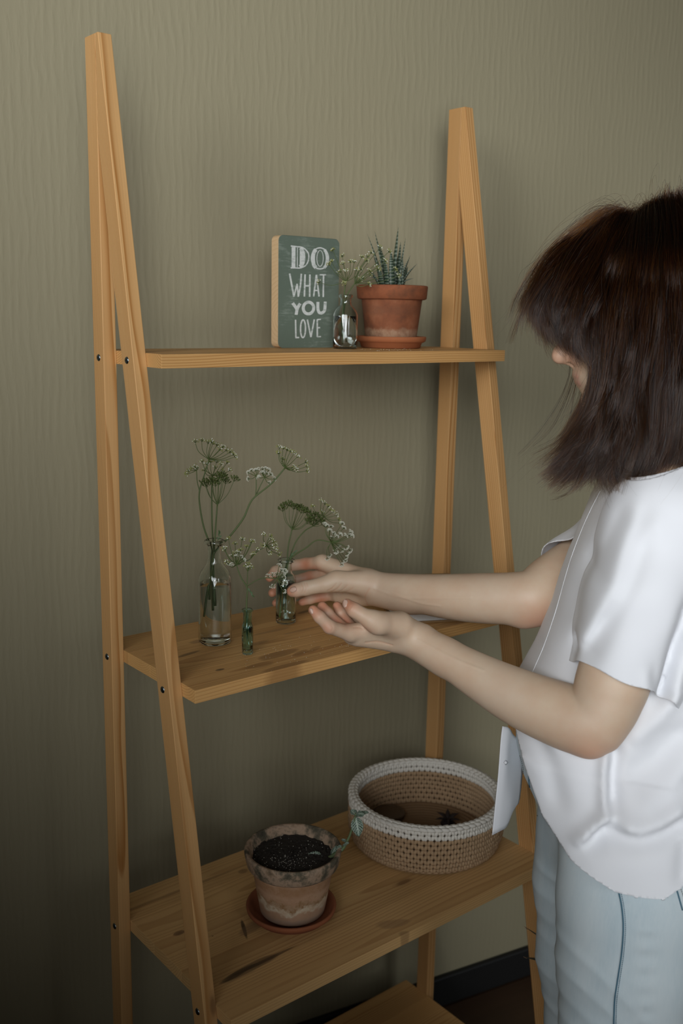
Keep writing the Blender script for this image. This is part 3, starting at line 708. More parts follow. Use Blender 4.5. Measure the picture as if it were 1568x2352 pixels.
# jeans
jf_s, jf_z = prof_pts([(1186, 1700), (1188, 1740), (1200, 1800), (1222, 1850), (1244, 1900), (1252, 1960), (1262, 2050)], 1.41)
o_ = np.argsort(jf_z); jf_s, jf_z = jf_s[o_], jf_z[o_]
def legline(pxf, d, halfs):       # front outline of a leg -> centre points
    out = []
    for (a, b), h_ in zip(pxf, halfs):
        q = P(a, b, d); out.append((q-fx*h_, h_))
    return out
lgN = legline([(1283, 1960), (1284, 2060), (1284, 2200), (1290, 2352), (1300, 2480)], 1.325, [.094, .092, .085, .076, .066])
lgF = legline([(1240, 1930), (1230, 2010), (1238, 2180), (1257, 2352), (1275, 2480)], 1.50, [.09, .092, .085, .075, .066])
def down(lst):                     # carry on to the ankle
    c, h_ = lst[-1]; a = c.copy(); a[2] = .075; a -= fx*.02; return lst+[((c+a)/2*1.0-fx*.005, .060), (a, .052)]
lgN, lgF = down(lgN), down(lgF)
legs = [RC(a[0], b[0], a[1], b[1], ly, .86) for l_ in (lgN, lgF) for a, b in zip(l_[:-1], l_[1:])]
nN = len(lgN)-1; legN, legF = legs[:nN], legs[nN:]
def jeans_field(p, c, R):
    s, z, l = sz(p); f = np.interp(z, jf_z, jf_s); b = f-.235-np.clip(.93-z, 0, .12)*.25
    a = (f-b)/2; cc = (f+b)/2; w = .142+np.clip(.93-z, 0, .1)*.15
    q = ((np.abs(s-cc)/a)**2.3+(np.abs(l)/w)**2.3)**(1/2.3); d = (q-1)*.12
    d = np.maximum(d, z-.965); d = smax(d, .74-z, .06)
    n_ = chain(legN, p, c, R, .02); f_ = chain(legF, p, c, R, .02)
    d = smin(d, n_, .035); d = smin(d, f_, .035)
    d = np.maximum(d, .045-z)
    wr = 0
    for (zc, sc_, am) in ((.70, .02, .0016), (.665, .02, .0014), (.63, .025, .0012), (.60, .03, .0014), (.55, .03, .0018), (.50, .02, .0022)):
        wr = wr+am*np.exp(-(((z-zc)-(s-.03)*.45-.02*np.sin(s*25))/.007)**2)*np.clip((l+.0)/.03, 0, 1)
    pk = .0012*np.exp(-(np.abs(s+.022+.02*np.sin(z*6))/.012)**2)*np.sin(z*2*np.pi/.024)*np.clip(l/.03, 0, 1)*(z < .80)
    return d-wr-pk
fs, fz = prof_pts([(1420, 1075), (1402, 1098), (1366, 1150), (1338, 1200), (1304, 1280), (1270, 1400), (1243, 1480), (1210, 1550), (1180, 1620), (1152, 1690), (1160, 1800), (1200, 1990), (1220, 2100)], 1.41)
o_ = np.argsort(fz); fs, fz = fs[o_], fz[o_]
bz = np.array([.70, .80, .92, 1.02, 1.12, 1.22, 1.28, 1.34, 1.38]); bs = np.array([-.175, -.175, -.15, -.135, -.155, -.175, -.165, -.12, -.08])
wz = np.array([.70, .80, .92, 1.02, 1.12, 1.22, 1.28, 1.325, 1.36, 1.39]); ww = np.array([.245, .232, .205, .176, .158, .16, .155, .125, .085, .06])
UPZ = P(1400, 1540, 1.26)[2]
SlL = [RC(P(1512, 1200, 1.275), P(1470, 1370, 1.262), .056, .060), RC(P(1470, 1370, 1.262), P(1412, 1590, 1.255), .060, .0545)]
SlR = [RC(ShR, P(1318, 1300, 1.54), .049, .048), RC(P(1318, 1300, 1.54), P(1260, 1340, 1.51), .048, .047)]
FOLD = []
def fold(pts, amp, sig, side=1): FOLD.append(([P(a, b, 1.27) for a, b in pts], amp, sig, side))
fold([(1460, 1130), (1425, 1210), (1390, 1310), (1345, 1420), (1300, 1510)], .006, .009)
fold([(1440, 1150), (1400, 1240), (1360, 1340)], -.005, .009)
fold([(1508, 1150), (1462, 1230), (1425, 1300), (1385, 1400)], .005, .012)
fold([(1490, 1180), (1440, 1290), (1375, 1430), (1330, 1520)], -.006, .010)
fold([(1398, 1690), (1388, 1770), (1386, 1850), (1350, 1890), (1308, 1932)], .011, .008)
fold([(1412, 1700), (1402, 1780), (1400, 1850)], -.011, .010)
fold([(1400, 1862), (1460, 1872), (1520, 1850), (1580, 1815)], .010, .012)
fold([(1330, 1930), (1380, 1890), (1440, 1893), (1510, 1880), (1590, 1850)], -.009, .013)
fold([(1560, 1560), (1500, 1640), (1440, 1700)], .007, .014)
fold([(1580, 1650), (1500, 1740), (1430, 1790)], -.006, .016)
fold([(1600, 1700), (1530, 1790), (1450, 1840)], .005, .014)
fold([(1568, 1330), (1545, 1420), (1520, 1520), (1500, 1620)], -.012, .010)
fold([(1590, 1400), (1560, 1520), (1540, 1600)], .006, .012)
fold([(1280, 1760), (1260, 1700), (1235, 1650)], .005, .012)
fold([(1560, 1890), (1555, 1940), (1550, 1990)], -.007, .012)
fold([(1320, 1290), (1290, 1400), (1262, 1500)], -.003, .006)
fold([(1240, 1720), (1275, 1800), (1290, 1880)], -.004, .014)
fold([(1460, 1490), (1470, 1560), (1480, 1600)], .003, .008)
fold([(1480, 1480), (1490, 1560), (1500, 1600)], -.003, .007)
FOLD = [(np.stack([(np.array(q)-pbase)@fx, np.array(q)[:, 2]], 1), a, s_, sd) for q, a, s_, sd in FOLD]
def foldd(s, z, l):
    out = np.zeros_like(s); m_ = np.clip((l-.01)/.05, 0, 1)
    for Q, a, sg, sd in FOLD:
        best = np.full_like(s, 1e9); tt = np.zeros_like(s); n = len(Q)-1
        for i in range(n):
            ax_, az = Q[i]; dx, dz = Q[i+1]-Q[i]; t = np.clip(((s-ax_)*dx+(z-az)*dz)/(dx*dx+dz*dz), 0, 1)
            d = np.hypot(s-ax_-t*dx, z-az-t*dz); w = d < best; best = np.where(w, d, best); tt = np.where(w, (i+t)/n, tt)
        out += a*np.exp(-(best/sg)**2)*np.minimum(1, np.minimum(tt, 1-tt)*5+.15)
    return out*m_
def torso_d(s, z, l, grow=0.):
    f = np.interp(z, fz, fs); b = np.interp(z, bz, bs); w = np.interp(z, wz, ww)+grow
    a = (f-b)/2+grow; c = (f+b)/2; q = ((np.abs(s-c)/a)**2.5+(np.abs(l)/w)**2.5)**(1/2.5)
    return (q-1)*np.minimum(a, w)*.9
def trunk_d(p):
    s, z, l = sz(p); d = torso_d(s, z, l)
    if p[:, 2].min() < .95: d = smin(d, jeans_field(p, None, 0)-.014, .03)
    d = smin(d, RC(nb+fx*.0, P(1505, 1185, 1.31), .062, .052)(p), .05); d = smin(d, RC(nb, ShR, .055, .042)(p), .05)
    return d, s, z, l
def rip(s, z): return .0010*np.sin(s*70+z*40)*np.sin(z*55-s*20)
def blouse_field(p, c, R):
    d, s, z, l = trunk_d(p); return d-foldd(s, z, l)-rip(s, z)
def slv(p, q): return smin(q[0](p), q[1](p), .02)
def sleeve_field(q):
    def f(p, c, R):
        d, s, z, l = trunk_d(p); return smin(slv(p, q), d, .035)-foldd(s, z, l)-rip(s, z)
    return f
SLF = sleeve_field(SlL)
hs, hz_ = prof_pts([(1100, 1655), (1147, 1688), (1180, 1716), (1210, 1800), (1245, 1885), (1305, 1947), (1400, 1985), (1500, 1988), (1568, 1955), (1640, 1930), (1800, 1930)], 1.29)
o_ = np.argsort(hs); hs, hz_ = hs[o_], hz_[o_]
SlLe = P(1418, 1563, 1.255); SlLn = nrm(P(1410, 1590, 1.255)-P(1440, 1480, 1.262)); h1, h2 = P(1323, 1525, 1.25), P(1506, 1604, 1.25)
hv = nrm(h2-h1); SlLn = nrm(SlLn-hv*(SlLn@hv))
SlRe = P(1279, 1270, 1.53); SlRn = nrm(P(1230, 1360, 1.50)-ShR); hv2 = nrm(P(1284, 1287, 1.50)-P(1274, 1252, 1.54))
def cut_trunk(p):
    """positive where there is cloth"""
    s, z, l = sz(p); return np.minimum((z-np.interp(s, hs, hz_))*.8, NKZ-z-.30*s)
def cut_sleeve(q, e, n_):
    def f(p):
        d, s, z, l = trunk_d(p); hem = -((p-e)@n_)+.0035*np.sin((p@hv)*60)
        return np.minimum(np.minimum(hem, NKZ-z-.30*s), (d+.029-slv(p, q))*.6)
    return f
_n = P(1425, 1064, 1.41); NKZ = _n[2]+.30*((_n-pbase)@fx)
def body_field(p, c, R):
    d = chain(head, p, c, R, .02)
    d = smin(d, chain(mouth, p, c, R, .012), .014)
    if d is not None:
        for x in sock:
            e = ev(x, p, c, R)
            if e is not None: d = smax(d, -e, .012)
        for x in ears: d = smin(d, ev(x, p, c, R), .006)
    nz = chain(nose, p, c, R, .007); d = smin(d, nz, .009)
    lp = mini(chain(ulip, p, c, R, .003), chain(llip, p, c, R, .003)); d = smin(d, lp, .003)
    if d is not None:
        for x in nostr:
            e = ev(x, p, c, R)
            if e is not None: d = smax(d, -e, .0025)
    d = smin(d, chain(neck, p, c, R, .03), .03)
    td = chain(torso, p, c, R, .06)
    if td is not None: d = smin(d, smax(td, blouse_field(p, None, 0)+.014, .004), .02)
    up_ = chain(armL[:14], p, c, R, .0015)
    aL = smin(smin(chain(armL[13:], p, c, R, .0015), chain(armL2, p, c, R, .003), .022), hand(p, c, R, palmL, thenL, thumbL, (indL, midL, rinL, pinL)), .012)
    aR = smin(smin(chain(armR, p, c, R, .0015), chain(armR2, p, c, R, .003), .022), hand(p, c, R, palmR, thenR, thumbR, (indR, midR, rinR, pinR)), .012)
    d = smin(d, aR, .02)
    d = smin(d, aL, .01)
    if up_ is not None: d = smin(d, smax(up_, SLF(p, None, 0)+.004, .002) if p[:, 2].max() > UPZ else up_, .004)
    if c is None and d is None: return np.full(len(p), 1.)
    return d
def bounds(prims, pad=.02):
    A = np.array([x.a-x.rm*1.5 for x in prims]+[x.b-x.rm*1.5 for x in prims]); B = np.array([x.a+x.rm*1.5 for x in prims]+[x.b+x.rm*1.5 for x in prims])
    return A.min(0)-pad, B.max(0)+pad
from mathutils.bvhtree import BVHTree
allp = torso+armL+armR+palmL+palmR+indR+midR+indL+thumbL+neck
lo, hi = bounds(allp); hi[2] = max(hi[2], HP(0, 0, .14)[2]); lo[:2] = np.minimum(lo[:2], np.array([HC-.15])[0][:2]); hi[:2] = np.maximum(hi[:2], (HC+.15)[:2])
Vb, Fb = nets(body_field, lo, hi, .0033)
Vb = relax(Vb, Fb, 1, .5); Vb = project(body_field, Vb, 1)
Vb, Fb = subdivide(Vb, Fb); Vb = relax(Vb, Fb, 1, .4); Vb = project(body_field, Vb, 1); Vb = relax(Vb, Fb, 1, .5)
def near(pts, r):
    a = np.zeros(len(Vb))
    for q in pts: a = np.maximum(a, np.exp(-((Vb-q)**2).sum(1)/(r*r)))
    return a
Nb = np.zeros_like(Vb); fn_ = np.cross(Vb[Fb[:, 2]]-Vb[Fb[:, 0]], Vb[Fb[:, 3]]-Vb[Fb[:, 1]])
for i in range(4): np.add.at(Nb, Fb[:, i], fn_)
Nb /= np.maximum(1e-12, np.linalg.norm(Nb, axis=1))[:, None]
crease = np.zeros(len(Vb)); _bt = BVHTree.FromPolygons([tuple(v) for v in Vb.tolist()], Fb.tolist())
for pl_, w_c, am_ in [([(691, 1340), (695, 1350), (692, 1362)], .0008, .0006), ([(698, 1338), (702, 1349), (699, 1361)], .0008, .0006), ([(704, 1338), (707, 1348)], .0007, .0004),
                ([(752, 1357), (764, 1350), (772, 1340)], .0009, .0006), ([(760, 1360), (774, 1352), (784, 1340)], .0009, .0006), ([(770, 1362), (786, 1355), (797, 1344)], .0009, .0005), ([(783, 1364), (800, 1357), (812, 1349)], .001, .0004),
                ([(734, 1326), (730, 1312), (724, 1300)], .0010, .0007), ([(845, 1392), (838, 1372), (848, 1352)], .0012, .0004),
                ([(806, 1380), (809, 1389), (803, 1398)], .0008, .0006), ([(812, 1384), (814, 1393), (808, 1402)], .0008, .0005),
                ([(838, 1447), (826, 1441), (812, 1441)], .0010, .0008), ([(760, 1433), (764, 1441), (762, 1449)], .0008, .0005), ([(732, 1409), (737, 1414), (740, 1423)], .0008, .0004),
                ([(840, 1476), (868, 1474), (900, 1482)], .0016, .0008),
                ([(900, 1362), (960, 1384), (1010, 1392)], .0016, -.0007), ([(860, 1352), (920, 1372), (990, 1374), (1080, 1372)], .0018, -.0006), ([(960, 1470), (1040, 1512), (1110, 1540)], .0018, -.0006)]:
    Q = [_bt.ray_cast(Vector(CL), Vector(nrm(P(a, b, 1)-CL)))[0] for a, b, _ in catmull([(a, b, 0) for a, b in pl_], 6)]
    Q = np.array([q for q in Q if q is not None])
    if len(Q) < 2: continue
    box_ = ((Vb > Q.min(0)-.008) & (Vb < Q.max(0)+.008)).all(1); ix = np.where(box_)[0]; best = np.full(len(ix), 1.)
    for q0, q1 in zip(Q[:-1], Q[1:]):
        if np.linalg.norm(q1-q0) < .02: best = np.minimum(best, RC(q0, q1, 0, 0)(Vb[ix]))
    e_ = np.exp(-(best/w_c)**2); Vb[ix] -= Nb[ix]*(am_*e_)[:, None]; crease[ix] = np.maximum(crease[ix], e_*(1 if am_ > 0 else 0))
tips = [P(656, 1358, 1.60), P(615, 1330, 1.66), P(625, 1362, 1.665), P(630, 1384, 1.67), P(690, 1383, 1.66), P(719, 1401, 1.345), P(740, 1392, 1.375), P(772, 1390, 1.4), P(795, 1385, 1.35),
        P(702, 1297, 1.67), P(712, 1327, 1.69), P(735, 1375, 1.67), P(716, 1316, 1.66), P(772, 1432, 1.37), P(794, 1430, 1.39)]
red = near(tips, .016)*.9
red = np.maximum(red, near([P(750, 1445, 1.34), P(835, 1447, 1.35), P(730, 1345, 1.68)], .012)*.6)
red = np.maximum(red, near([HP(.118, 0, -.025), HP(.1, .012, -.028)], .02)*.5)
lip = np.maximum(near([HP(.094, y_, -.0555) for y_ in (-.012, -.006, 0, .006, .012)], .0052), near([HP(.092, y_, -.0635) for y_ in (-.010, 0, .010)], .0062))
red = np.maximum(red, near([P(1352, 1722, 1.25), P(1230, 1420, 1.48)], .03)*.5)
m_skin = mat('skin', (.64, .42, .31), .5); g = N(m_skin)
g.b.inputs['Subsurface Weight'].default_value = .12; g.b.inputs['Subsurface Radius'].default_value = (.6, .22, .12); g.b.inputs['Subsurface Scale'].default_value = .01
at = g.new('Attribute', attribute_name='red').outputs['Fac']; lt = g.new('Attribute', attribute_name='lip').outputs['Fac']
nz_ = g.noise(g.coord(), 28, 3, .6)
c_ = g.mix(g.ramp(nz_, [(.3, 0.), (.7, 1.)]), (.635, .485, .350), (.595, .415, .285))
c_ = g.mix(g.math('MULTIPLY', g.math('SUBTRACT', g.noise(g.coord(), 9, 2), .45), 1.2, clamp=True), c_, (.60, .48, .37))
c_ = g.mix(at, c_, (.58, .23, .13)); c_ = g.mix(lt, c_, (.50, .19, .15))
g.link(c_, g.b.inputs['Base Color']); g.bump(g.noise(g.coord(), 700, 3, .6), .12, .0006)
red = np.maximum(red, crease*.30)
body = mesh_obj('body', Vb, Fb, m_skin, person, dict(red=red, lip=lip))
def tree(V, F): return BVHTree.FromPolygons([tuple(v) for v in V.tolist()], F.tolist())
def cast(bv, px, py):
    d = nrm(P(px, py, 1)-CL); h = bv.ray_cast(Vector(CL), Vector(d)); return (None, None) if h[0] is None else (np.array(h[0]), np.array(h[1]))
near_body = Vb[:, 0] > -10
bt_body = tree(Vb, Fb)
# fingernails: thin curved plates lying on the fingertips
m_nail = mat('fingernail', (.60, .40, .31), .3)
def nail(px, py, dirpx, ln, wd, back=.0):
    q, n_ = cast(bt_body, px, py)
    if q is None: return
    if n_@(CL-q) < 0: n_ = -n_
    t = P(px+dirpx[0], py+dirpx[1], depth(q))-P(px, py, depth(q)); t = nrm(t-n_*(t@n_)); s_ = np.cross(n_, t)
    V = []; F = []; a, b = 9, 7
    for i in range(a):
        for j in range(b):
            u = i/(a-1)*2-1; v = j/(b-1)*2-1; w_ = wd/2*math.sqrt(max(0, 1-abs(u)**3.2)) if u > 0 else wd/2*(.86+.14*(1+u))*math.sqrt(max(0.02, 1-abs(u)**5))
            V.append(q+t*u*ln/2+s_*v*w_+n_*(.0007-.0016*v*v-.0004*u*u))
    F = [(i*b+j, i*b+j+1, (i+1)*b+j+1, (i+1)*b+j) for i in range(a-1) for j in range(b-1)]
    mb = MB(); mb.add(V, F); o = mb.build('fingernail', m_nail, person)
    sd = o.modifiers.new('s', 'SOLIDIFY'); sd.thickness = .0005
nail(673, 1354, (-10, 3), .0115, .0085)
nail(792, 1386, (-6, -12), .0115, .0080)
nail(715, 1404, (-5, -9), .008, .005)

# blouse mesh
crn = np.array([pbase+fx*a+ly*b+ZU*c for a in (-.22, .26) for b in (-.25, .25) for c in (.66, 1.42)]); lo, hi = crn.min(0), crn.max(0)
def cloth(field, cut, lo, hi, h):
    V, F = nets(field, lo, hi, h)
    V, F = prune(V, F, cut(V) > -.012)[:2]
    V, F = subdivide(V, F); V = relax(V, F, 1); V = project(field, V, 2); V = relax(V, F, 2, .5); k_ = cut(V)
    def snap(V, bad):
        V = V.copy(); i = np.where(bad)[0]; q = V[i]; e = 1e-4
        for _ in range(6):
            f = cut(q); gr = np.stack([(cut(q+np.eye(3)[a]*e)-f)/e for a in range(3)], 1); gn = np.maximum((gr*gr).sum(1), .2)
            q = q-gr*np.clip(f/gn, -.006, .006)[:, None]
        V[i] = q; return V
    return prune(V, F, k_ > 0, snap)[:2]
Vc, Fc = cloth(blouse_field, cut_trunk, lo, hi, .0062)
def tuck(V, q):
    d, s_, z, l = trunk_d(V); m_ = np.clip(1-(d+.029-slv(V, q))/.014, 0, 1)
    e = 1e-3; gr = np.stack([(trunk_d(V+np.eye(3)[a]*e)[0]-d)/e for a in range(3)], 1)
    return V-gr*(m_**1.5*.0045)[:, None]
b1_, b2_ = bounds(SlL, .03); Vs, Fs = cloth(SLF, cut_sleeve(SlL, SlLe, SlLn), b1_, b2_, .0050)
b1_, b2_ = bounds(SlR, .03); Vr, Fr = cloth(sleeve_field(SlR), cut_sleeve(SlR, SlRe, SlRn), b1_, b2_, .0060)
Vs = tuck(Vs, SlL); Vr = tuck(Vr, SlR)
m_cloth = mat('white_viscose', (.80, .81, .84), .75); g = N(m_cloth); g.b.inputs['Sheen Weight'].default_value = .1
g.b.inputs['Subsurface Weight'].default_value = .0
g.bump(g.math('ADD', g.noise(g.coord(), 14, 3, .5), g.math('MULTIPLY', g.noise(g.coord(), 1600, 1), .03)), .12, .006)
bl = mesh_obj('blouse', Vc, Fc, m_cloth, person)
sl1 = mesh_obj('sleeve', Vs, Fs, m_cloth, person); sl2 = mesh_obj('sleeve', Vr, Fr, m_cloth, person)
for o_2 in (bl, sl1, sl2):
    sd = o_2.modifiers.new('thickness', 'SOLIDIFY'); sd.thickness = .0016; sd.offset = -1
bt_cl = tree(Vc, Fc)
def ribbon_on(name, bv, pxs, r, material, parent=person, off=.0006, n=6, flat=1., steps=6):
    pts = catmull([(a, b, 0) for a, b in pxs], steps); Q = []
    for a, b, _ in pts:
        q, n_ = cast(bv, a, b)
        if q is None: continue
        if n_@(CL-q) < 0: n_ = -n_
        if Q and np.linalg.norm(q-Q[-1]) > .04: break
        Q.append(q+n_*off)
    if len(Q) < 3: return None
    Q = np.array(Q); Q[1:-1] = (Q[:-2]+2*Q[1:-1]+Q[2:])/4
    mb = MB(); mb.tube(Q, r, n); return mb.build(name, material, parent)
ribbon_on('placket_seam', bt_cl, [(1378, 1128), (1345, 1195), (1310, 1285), (1277, 1400), (1250, 1480), (1222, 1545)], .0006, m_cloth, off=.0001)
# the sleeve hem is folded up: a slightly proud band edge
# far front panel hanging open with its buttonhole
def sheet(name, rows, d_rows, material, th=.0012, n=14):
    """rows: px polylines from top to bottom; each its depths"""
    V = []; k = None
    for r_, dd in zip(rows, d_rows):
        c = catmull([P(a, b, d) for (a, b), d in zip(r_, dd)], 5); k = len(c); V.append(c)
    V = np.array(V); VV = np.stack([catmull(V[:, j], 5) for j in range(k)], 1); m2 = VV.shape[0]
    F = [(i*k+j, i*k+j+1, (i+1)*k+j+1, (i+1)*k+j) for i in range(m2-1) for j in range(k-1)]
    mb = MB(); mb.add(VV.reshape(-1, 3), F); o = mb.build(name, material, person)
    s_ = o.modifiers.new('s', 'SOLIDIFY'); s_.thickness = th; return o
sheet('open_front_panel', [[(1153, 1668), (1168, 1672), (1180, 1690), (1205, 1705)], [(1149, 1700), (1163, 1715), (1174, 1730), (1200, 1745)], [(1143, 1780), (1158, 1788), (1173, 1790), (1197, 1790)], [(1136, 1850), (1153, 1852), (1173, 1850), (1190, 1842)], [(1129, 1918), (1146, 1909), (1164, 1895), (1178, 1850)]],
      [[1.44, 1.445, 1.46, 1.49]]*5, m_cloth)
mb = MB(); q = P(1161, 1752, 1.439); mb.blob(q, (.0035, .0035, .0016), np.array([nrm(-FW), UP, RT])[[2, 1, 0]]); mb.build('button', m_cloth, person)
# collar
def collar(rows, dd): sheet('collar', rows, dd, m_cloth, .002)
collar([[(1402, 1122), (1420, 1130), (1450, 1138), (1480, 1130)], [(1412, 1088), (1432, 1092), (1462, 1096), (1500, 1080)], [(1424, 1062), (1446, 1064), (1474, 1066), (1520, 1055)]], [[1.385, 1.36, 1.33, 1.30], [1.395, 1.37, 1.34, 1.31], [1.40, 1.38, 1.355, 1.34]])

crn = np.array([pbase+fx*a+ly*b+ZU*c for a in (-.22, .26) for b in (-.22, .22) for c in (.02, 1.0)]); lo, hi = crn.min(0), crn.max(0)
Vj, Fj = nets(jeans_field, lo, hi, .0075)
Vj, Fj = subdivide(Vj, Fj); Vj = relax(Vj, Fj, 1); Vj = project(jeans_field, Vj, 2); Vj = relax(Vj, Fj, 1, .5)
m_denim = mat('light_washed_denim', (.40, .50, .55), .85); g = N(m_denim); oc = g.coord()
tw = g.math('SINE', g.math('MULTIPLY', g.math('ADD', g.math('ADD', g.sep(oc)[0], g.sep(oc)[1]), g.math('MULTIPLY', g.sep(oc)[2], 1.6)), 3400))
n1 = g.noise(g.mapping(oc, (16, 16, 5)), 1, 4, .6); n2 = g.noise(g.mapping(oc, (420, 420, 60)), 1, 2)
c_ = g.mix(g.ramp(n1, [(.3, 0.), (.7, 1.)]), (.47, .58, .63), (.64, .71, .73))
c_ = g.mix(g.math('MULTIPLY', n2, .45), c_, (.72, .77, .78)); c_ = g.mix(g.math('MULTIPLY', g.math('ADD', tw, 1), .08), c_, (.32, .43, .49))
g.link(c_, g.b.inputs['Base Color']); g.bump(g.math('ADD', n2, g.math('MULTIPLY', tw, .3)), .25, .0006)
jn = mesh_obj('jeans', Vj, Fj, m_denim, person)
bt_j = tree(Vj, Fj)
m_seam = mat('dark_blue_seam', (.07, .16, .22), .9)
m_stitch = mat('stitching', (.16, .17, .16), .9)
def stitches(name, bv, pxs, material, step=5.5, r=.0005):
    pts = catmull([(a, b, 0) for a, b in pxs], 24)[:, :2]; L_ = np.concatenate([[0], np.cumsum(np.linalg.norm(np.diff(pts, axis=0), axis=1))]); mb = MB(); k = 0
    while (k+.6)*step < L_[-1]:
        e = []
        for t in (k*step, (k+.62)*step):
            q, n_ = cast(bv, np.interp(t, L_, pts[:, 0]), np.interp(t, L_, pts[:, 1]))
            if q is not None: e.append(q+(n_ if n_@(CL-q) > 0 else -n_)*.0005)
        if len(e) == 2 and np.linalg.norm(e[0]-e[1]) < .02: mb.tube(e, r, 5)
        k += 1
    if mb.n: mb.build(name, material, person)['kind'] = 'stuff'
side_seam = [(1402, 1982), (1408, 2010), (1418, 2040), (1427, 2080), (1431, 2130), (1427, 2190), (1418, 2250), (1411, 2300), (1409, 2360)]
ribbon_on('side_seam', bt_j, side_seam, .0011, m_seam)
stitches('seam_stitching', bt_j, [(a+5, b) for a, b in side_seam[1:]], m_seam, 4.5)
ribbon_on('pocket_seam', bt_j, [(1531, 1970), (1540, 2000), (1552, 2040), (1566, 2090)], .0010, m_seam)
stitches('pocket_stitching', bt_j, [(1541, 1970), (1551, 2005), (1562, 2040), (1572, 2070)], m_stitch, 5.)
stitches('fly_stitching', bt_j, [(1194, 1735), (1202, 1770), (1200, 1810), (1212, 1845), (1238, 1878)], m_stitch, 4.5)
ribbon_on('fly_seam', bt_j, [(1212, 1745), (1216, 1800), (1222, 1840), (1240, 1885)], .0011, m_seam)
stitches('bar_tack', bt_j, [(1420, 2032), (1417, 2044), (1415, 2050)], mat('rust_thread', (.10, .02, .015), .8), 3., .0009)
# shoes and the part of the ankles below the jeans
m_shoe = mat('white_canvas_shoe', (.55, .55, .53), .8)
for l_ in (lgN, lgF):
    a = l_[-1][0].copy(); mb = MB(); V = []; n = 20
    for i in range(13):
        t = i/12; x = -.065+.245*t; w_ = .036*(math.sin(math.pi*min(1, (t*.93+.06)))**.38); h_ = .078-.045*max(0, (t-.3)/.7)**.8
        if t > .93: h_ *= .75
        for j in range(n):
            th = 2*np.pi*j/n; y = math.cos(th)*w_; zz = max(0.0004, h_*.5+h_*.5*math.sin(th)*1.0)
            V.append(a*[1, 1, 0]+fx*x+ly*y+ZU*zz)
    F = [(i*n+j, i*n+(j+1) % n, (i+1)*n+(j+1) % n, (i+1)*n+j) for i in range(12) for j in range(n)]+[tuple(range(n))[::-1], tuple(12*n+j for j in range(n))]
    mb.add(V, F); mb.build('shoe', m_shoe, person)
# ---------------------------------------------------------------- hair
G = [  # (px, py, metres to her left of the middle of the head)
 [(1400, 500, .0), (1330, 522, .01), (1262, 583, .02), (1218, 650, .025), (1190, 705, .025), (1172, 752, .025)],
 [(1405, 502, .01), (1335, 537, .02), (1272, 605, .03), (1235, 665, .035), (1215, 710, .035), (1208, 752, .035)],
 [(1412, 505, .02), (1350, 560, .03), (1295, 630, .042), (1262, 700, .045), (1256, 742, .045), (1272, 778, .045)],
 [(1425, 508, .025), (1370, 580, .04), (1322, 660, .055), (1294, 722, .058), (1290, 760, .055), (1312, 792, .05)],
 [(1435, 508, .03), (1395, 590, .05), (1355, 670, .065), (1330, 735, .068), (1326, 775, .065), (1350, 800, .06)],
 [(1440, 506, .03), (1402, 595, .055), (1370, 690, .070), (1350, 765, .077), (1343, 815, .078), (1356, 850, .078)],
 [(1445, 505, .03), (1412, 600, .055), (1384, 690, .074), (1374, 780, .080), (1372, 860, .080), (1350, 950, .082), (1292, 1032, .085), (1226, 1074, .08)],
 [(1455, 503, .03), (1430, 610, .06), (1404, 710, .080), (1394, 810, .086), (1386, 900, .088), (1350, 990, .088), (1308, 1062, .086), (1262, 1108, .08)],
 [(1465, 500, .03), (1448, 610, .068), (1430, 720, .085), (1415, 830, .091), (1398, 930, .092), (1370, 1020, .092), (1340, 1070, .09), (1300, 1100, .085)],
 [(1480, 488, .025), (1468, 620, .072), (1456, 740, .088), (1442, 850, .095), (1428, 950, .097), (1402, 1030, .097), (1392, 1085, .094), (1418, 1112, .09)],
 [(1495, 476, .025), (1494, 620, .075), (1486, 750, .092), (1470, 870, .098), (1460, 970, .1), (1436, 1050, .1), (1426, 1092, .097), (1438, 1116, .09)],
 [(1515, 466, .02), (1528, 620, .078), (1524, 760, .095), (1508, 890, .1), (1500, 980, .102), (1474, 1050, .102), (1452, 1085, .099), (1440, 1105, .09)],
 [(1540, 458, .02), (1565, 630, .078), (1568, 780, .096), (1552, 910, .102), (1542, 1000, .102), (1515, 1060, .102), (1490, 1090, .097), (1468, 1100, .09)],
 [(1565, 458, .015), (1608, 640, .073), (1622, 790, .09), (1612, 920, .096), (1595, 1010, .097), (1570, 1060, .097), (1540, 1085, .092), (1520, 1095, .085)],
 [(1590, 476, .01), (1650, 650, .058), (1672, 800, .072), (1665, 930, .08), (1650, 1010, .082), (1630, 1060, .082), (1600, 1085, .08)],
 [(1610, 500, .0), (1690, 660, .03), (1715, 810, .035), (1708, 940, .04), (1695, 1020, .045), (1680, 1070, .05)]]
NP = 22
def guide_world(g_):
    g_ = np.array(g_, float)
    d0 = g_[0]; root_ = np.array([[d0[0]+(1480-d0[0])*.30, 575+abs(1480-d0[0])*.12, 0.004]])
    q = catmull(np.concatenate([root_, g_]), 8); L_ = np.concatenate([[0], np.cumsum(np.linalg.norm(np.diff(q[:, :2], axis=0), axis=1))]); t = np.linspace(0, L_[-1], NP)
    q = np.stack([np.interp(t, L_, q[:, i]) for i in range(3)], 1)
    return np.array([P(a, b, DH-l) for a, b, l in q])
GW = np.array([guide_world(g_) for g_ in G]); nG = len(GW)
cenp = HC.copy()
